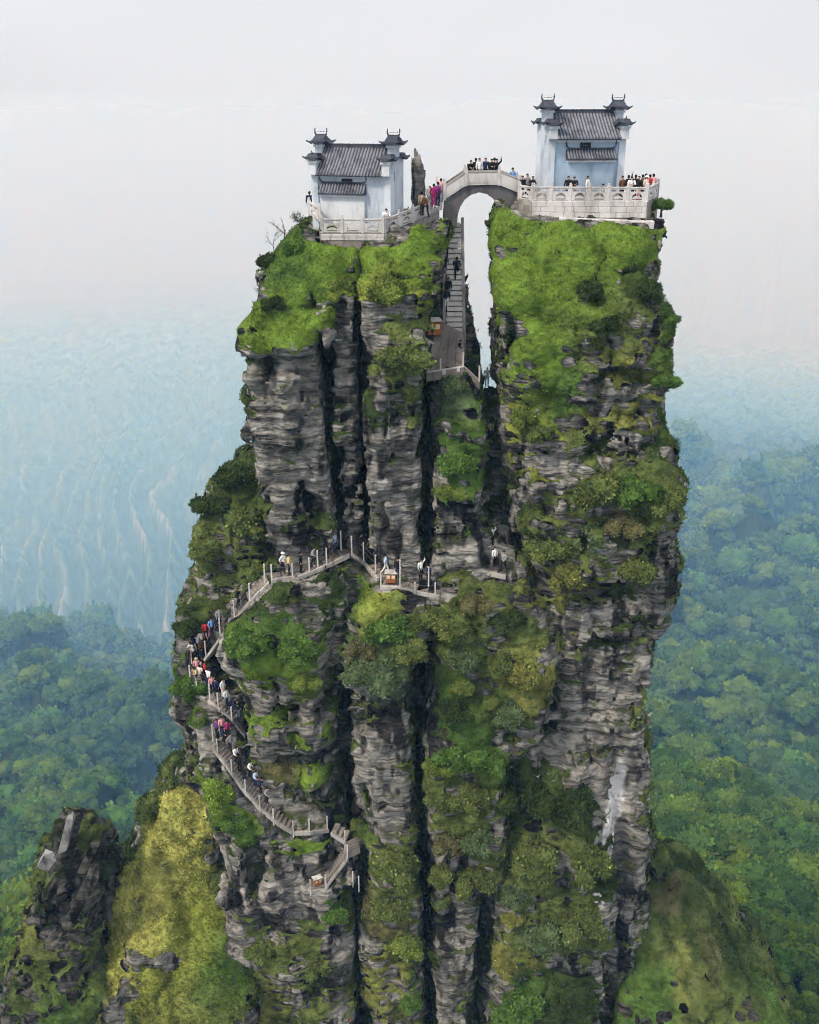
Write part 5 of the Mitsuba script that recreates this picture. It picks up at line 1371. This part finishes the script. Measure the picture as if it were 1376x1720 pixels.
STEM = trimesh.creation.cone(0.10, 1.0, sections=7)
SHRUBS = [(636, 1128, 46, 'grey', 'big round grey-green bush capping the front rock column'), (655, 1060, 40, 'green', 'green bush right below the paved terrace'), (690, 1090, 34, 'olive', 'olive bush right of the round bush on the front column'), (612, 1085, 28, 'brown', 'brownish bush at the left edge of the front column'),
          (720, 1040, 34, 'olive', 'olive bush under the right end of the paved terrace'), (760, 1050, 36, 'olive', 'olive bush in the middle of the broad scrub slope'), (800, 1010, 30, 'brown', 'brownish scrub bush at the foot of the cleft'), (850, 1040, 30, 'dark', 'dark bush below the cleft foot'), (780, 1100, 40, 'grey', 'grey-green bush over the dark cave mouth'),
          (835, 1110, 34, 'olive', 'olive bush in the lower right of the scrub slope'), (880, 1130, 40, 'gold', 'straw-green bush beside the pale layered cliff'), (775, 1150, 28, 'lime', 'yellow-green bush right of the dark cave'), (760, 1190, 36, 'dark', 'dark green bush right under the yellow-green bush by the cave'), (860, 1200, 34, 'grey', 'grey-green bush overhanging the ledge in mid-cliff'),
          (825, 1275, 30, 'green', 'round bright green bush on the right of the leafy bulge'), (770, 1265, 40, 'green', 'broad green bush on top of the leafy bulge'), (735, 1285, 24, 'lime', 'light green bush at the left edge of the leafy bulge'), (790, 1335, 34, 'olive', 'olive bush in the middle of the leafy bulge'), (745, 1340, 30, 'olive', 'olive bush at the middle left of the leafy bulge'),
          (800, 1405, 36, 'grey', 'grey-green round bush in the lower half of the leafy bulge'), (755, 1410, 32, 'brown', 'brownish bush in the lower left of the leafy bulge'), (795, 1470, 36, 'olive', 'olive bush at the bottom of the leafy bulge'), (745, 1470, 28, 'olive', 'small olive bush just above the lower grey column'),
          (880, 1330, 44, 'dark', 'dark green bush right of the leafy bulge'), (950, 1345, 46, 'dark', 'dark bush under the pale stepped cliff'), (905, 1440, 50, 'olive', 'large olive bush in the middle of the lower right slope'), (985, 1440, 46, 'olive', 'large olive bush left of the pale rock scar'), (1012, 1470, 30, 'dark', 'dark bush against the pale streaked rock'),
          (915, 1565, 42, 'grey', 'round grey-green bush low on the right slope'), (975, 1545, 40, 'olive', 'olive bush right of the low round bush'), (860, 1500, 28, 'grey', 'small grey-green bush above the straw-green tuft'), (862, 1540, 22, 'gold', 'straw-green tuft on the lower right slope'), (845, 1620, 24, 'gold', 'second straw-green tuft near the bottom cleft'),
          (870, 1685, 52, 'green', 'large dark-edged green bush at the bottom right of the pinnacle'), (965, 1695, 40, 'dark', 'dark bush at the very bottom right of the pinnacle'), (660, 1450, 44, 'olive', 'olive bush clothing the lower front column'), (655, 1520, 36, 'olive', 'brown-green bush low on the front column'), (680, 1590, 30, 'lime', 'yellow-green tuft near the bottom of the front column'),
          (1010, 825, 54, 'olive', 'broad olive bush bulging from the right tower'), (1065, 820, 46, 'green', 'green bush on the bulge of the right tower'), (1110, 840, 38, 'olive', 'olive bush at the outer edge of the right tower bulge'), (1000, 880, 46, 'grey', 'grey-green bush under the bulge of the right tower'), (1050, 880, 36, 'brown', 'brownish bush under the bulge of the right tower'),
          (920, 920, 40, 'olive', 'olive bush right of the cleft passage'), (950, 965, 36, 'gold', 'straw-green bush hanging over the dark overhang'), (1070, 955, 40, 'olive', 'olive bush on the lower ledge of the right tower'), (900, 725, 30, 'olive', 'olive bush hanging under the fresh green tree'), (875, 700, 30, 'lime', 'yellow-green bush at the left edge of the right tower'),
          (680, 600, 40, 'olive', 'big drooping olive bush on the third column'), (650, 490, 36, 'lime', 'yellow-green bush on the brow of the third column'), (570, 478, 22, 'lime', 'small yellow-green bush over the second column'), (765, 650, 24, 'grey', 'grey-green bush under the stair landing'), (765, 780, 34, 'green', 'green bush hanging in the middle of the cleft slab'), (758, 825, 24, 'lime', 'yellow-green tuft at the lower end of the cleft slab'),
          (1085, 490, 36, 'dark', 'dark round bush near the top of the right tower'), (990, 490, 26, 'dark', 'small dark bush in the lawn of the right tower'), (1010, 545, 24, 'dark', 'second dark bush below the lawn of the right tower'), (1122, 535, 20, 'green', 'green bush at the outer edge of the right tower'), (1116, 640, 22, 'green', 'green bush lower on the outer edge of the right tower'), (1112, 345, 22, 'green', 'green bush beside the end of the right terrace'), (828, 375, 14, 'dark', 'small dark bush at the brink of the cleft'),
          (400, 800, 36, 'dark', 'dark bush on top of the left shoulder'), (355, 850, 34, 'dark', 'dark bush at the outer edge of the left shoulder'), (410, 880, 40, 'olive', 'olive bush against the foot of the left column'), (350, 920, 34, 'olive', 'olive bush below the left shoulder'), (318, 1050, 26, 'dark', 'dark bush behind the crowded turn'), (320, 1150, 28, 'green', 'green bush outside the crowded turn'),
          (420, 1075, 40, 'green', 'green bush on the upper left of the bulging boulder'), (500, 1090, 36, 'green', 'green bush on the upper right of the bulging boulder'), (515, 1140, 26, 'lime', 'bright bush at the lower right of the bulging boulder'), (365, 1330, 34, 'lawn', 'bright green bush below the lower flight'), (395, 1380, 26, 'green', 'green bush under the bright one below the lower flight'), (375, 1465, 32, 'olive', 'olive bush on the rock knob by the golden hillside'),
          (562, 1530, 26, 'green', 'green bush below the low landing'), (440, 1590, 28, 'olive', 'olive bush on the low left crags'), (530, 1620, 26, 'olive', 'olive tuft left of the dark gully'), (690, 1680, 22, 'green', 'small green bush at the bottom beside the lower grey column'), (455, 440, 24, 'dark', 'dark bush at the outer edge of the left top'), (500, 420, 26, 'green', 'green bush beside the left terrace'), (460, 510, 22, 'dark', 'dark bush above the small lawn of the left column')]
rs = np.random.default_rng(21)
for px, py, rp, kind, lab in SHRUBS:
    c = rock.trace(px, py)
    s = rp / rock.scale(c)
    t = thing('shrub', lab, 'shrub')
    s *= 1.12
    o = c + np.array([0, -0.22 * s, -0.05 * s])
    scene[t + '__foliage'] = {**shrub_mesh(kind, int(rs.integers(3))), 'to_world': T().translate(o.tolist()).rotate([0, 0, 1], rs.uniform(0, 360)).scale([s * rs.uniform(.95, 1.1), s * .8, s * rs.uniform(0.85, 1.0)])}
    part('stem', t, STEM, 'bark', frame(o + [0, .25 * s, -0.75 * s], 0) @ np.diag([s, s, s * 1.1, 1]))


def bare_tree(label, o, h, seed, leaves=0, kind='green'):
    r = np.random.default_rng(seed)
    t = thing('small_tree', label, 'tree')
    twigs, tips = [], []
    def grow(p, d, L, rad, lev):
        q = p + d * L
        mid = (p + q) / 2 + r.normal(0, .05 * L, 3)
        twigs.append((lev, tube([p, mid, q], [rad, rad * .8, rad * .6], 5)))
        if lev >= 4:
            tips.append(q); return
        for k in range(r.integers(2, 4)):
            e = d + r.normal(0, .48, 3) + [0, 0, .12]; e /= np.linalg.norm(e)
            grow(q if k else mid, e, L * r.uniform(.6, .85), rad * .6, lev + 1)
    grow(np.array(o, float), np.array([0.05, 0, 1.0]), h * .32, h * .022, 0)
    part('trunk', t, join([m for l, m in twigs if l < 1]), 'bark')
    part('branches', t, join([m for l, m in twigs if l >= 1]), 'bark')
    if leaves:
        tips = np.array(tips)
        c = tips[r.integers(0, len(tips), leaves)] + r.normal(0, h * .05, (leaves, 3))
        d = r.normal(0, 1, (leaves, 3)); d /= np.linalg.norm(d, axis=1, keepdims=True)
        e = np.cross(d, r.normal(0, 1, (leaves, 3))); e /= np.linalg.norm(e, axis=1, keepdims=True)
        L = h * .045
        V = np.stack([c, c + d * L * .5 + e * L * .25, c + d * L, c + d * L * .5 - e * L * .25], 1).reshape(-1, 3)
        i = np.arange(leaves)[:, None] * 4
        key = key_of('leaves', t)
        col = np.repeat(np.array(GREENS[kind]) * r.lognormal(0, .3, (leaves, 1)), 4, 0)
        scene[key] = mikit.ply((V, np.vstack([i + [0, 1, 2], i + [0, 2, 3]])), 'plant', color=np.clip(col, .004, .6))


g0 = rock.trace(478, 412); bare_tree('leafless grey little tree at the outer left of the left terrace', g0, 2.6, 5)
g0 = rock.trace(460, 418); bare_tree('low leafless twiggy tree at the brink left of the left terrace', g0, 1.9, 8, 60, 'grey')
g0 = rock.trace(505, 400); bare_tree('small dark leafy tree beside the left end of the left balustrade', g0, 2.0, 13, 700, 'dark')
g0 = rock.trace(436, 500); bare_tree('thin bare shrub tree sticking out of the left edge of the left column', g0, 1.5, 17)
g0 = rock.trace(925, 695); bare_tree('fresh green little tree on the face of the right tower', g0, 2.3, 23, 2600, 'green')
g0 = rock.trace(838, 1372); bare_tree('small bright green sapling in a dark hollow of the lower slope', g0, 1.7, 29, 900, 'lawn')
g0 = rock.trace(1125, 770); bare_tree('dark twiggy little tree at the outer edge of the right tower', g0, 2.0, 31, 500, 'dark')


def boulder(label, o, size, seed, bsdf='rock', name='boulder', turn=(0, 0, 0)):
    m = trimesh.creation.icosphere(4)
    v = np.array(m.vertices)
    v = np.sign(v) * np.abs(v) ** 0.75
    v *= 1 + 0.13 * vn('lump', v + seed, 2.2, seed * .17)[:, None] + 0.05 * vn('rough', v + seed, 1.3, .4)[:, None]
    v[:, :2] *= (1 + 0.10 * np.sign(np.sin(v[:, 2:3] * 9 + seed)) * 0.5)
    v *= size
    R = trimesh.transformations.euler_matrix(*turn)
    key = key_of(name)
    scene[key] = mikit.ply((v, np.array(m.faces)), bsdf, smooth=40, to_world=T(move(*o) @ R))
    labels[key] = {'label': label, 'category': 'rock'}


o = P(702, 300, LY + 4.6)
boulder('dark upright rock standing right behind the left temple', [o[0], o[1], lz + 2.6], [.42, .7, 2.3], 3)
def slab(label, o, size, turn, seed, bsdf):
    """A split slab of rock: a sheared, chipped block with flat faces."""
    r = np.random.default_rng(seed)
    q = np.array([[x, y, z] for x in (-1, 1) for y in (-1, 1) for z in (-1, 1)], float)
    q = np.vstack([q * r.uniform(.72, 1.0, q.shape), r.uniform(-1, 1, (14, 3)) * [.9, .95, .9], [[.1, 0, 1.25], [-.2, .1, -1.2]]]) * size
    m = trimesh.Trimesh(q).convex_hull
    R = trimesh.transformations.euler_matrix(*turn)
    key = key_of('rock_slab')
    scene[key] = mikit.ply(m, bsdf, to_world=T(move(*o) @ R))
    labels[key] = {'label': label, 'category': 'rock'}


for k, (px, py, Y, sz, tn, mat, lab) in enumerate(((113, 1400, -2.4, (.34, .5, 1.9), (0, .30, 0), 'slab_rock', 'tall pale tilted slab standing at the tip of the crag'), (79, 1446, -3.6, (.55, .4, .8), (0, .55, .2), 'slab_rock', 'short pale block on the left slope of the crag'), (124, 1402, -1.6, (.30, .5, 1.9), (0, .34, 0), 'dark_rock', 'dark slab leaning right behind the tall pale slab'),
                          (150, 1440, -2.5, (.4, .8, 2.4), (0, .46, 0), 'dark_rock', 'long dark slab leaning on the right side of the crag'), (174, 1425, -1.5, (.32, .6, 1.9), (0, .5, 0), 'dark_rock', 'outermost right slab of the crag, dark and leaning'), 
                          (140, 1500, -4.6, (.5, .8, 2.6), (0, .5, .1), 'dark_rock', 'dark slanting slab across the middle of the crag'), )):
    slab(lab, P(px, py, Y), sz, tn, 40 + k, mat)
boulder('pale angular boulder at the lower left foot of the pinnacle', drop(408, 1632), [1.0, .7, .9], 5, 'slab_rock')
boulder('rounded grey knob of rock by the golden hillside', drop(392, 1500), [1.1, 1.0, 1.5], 6)
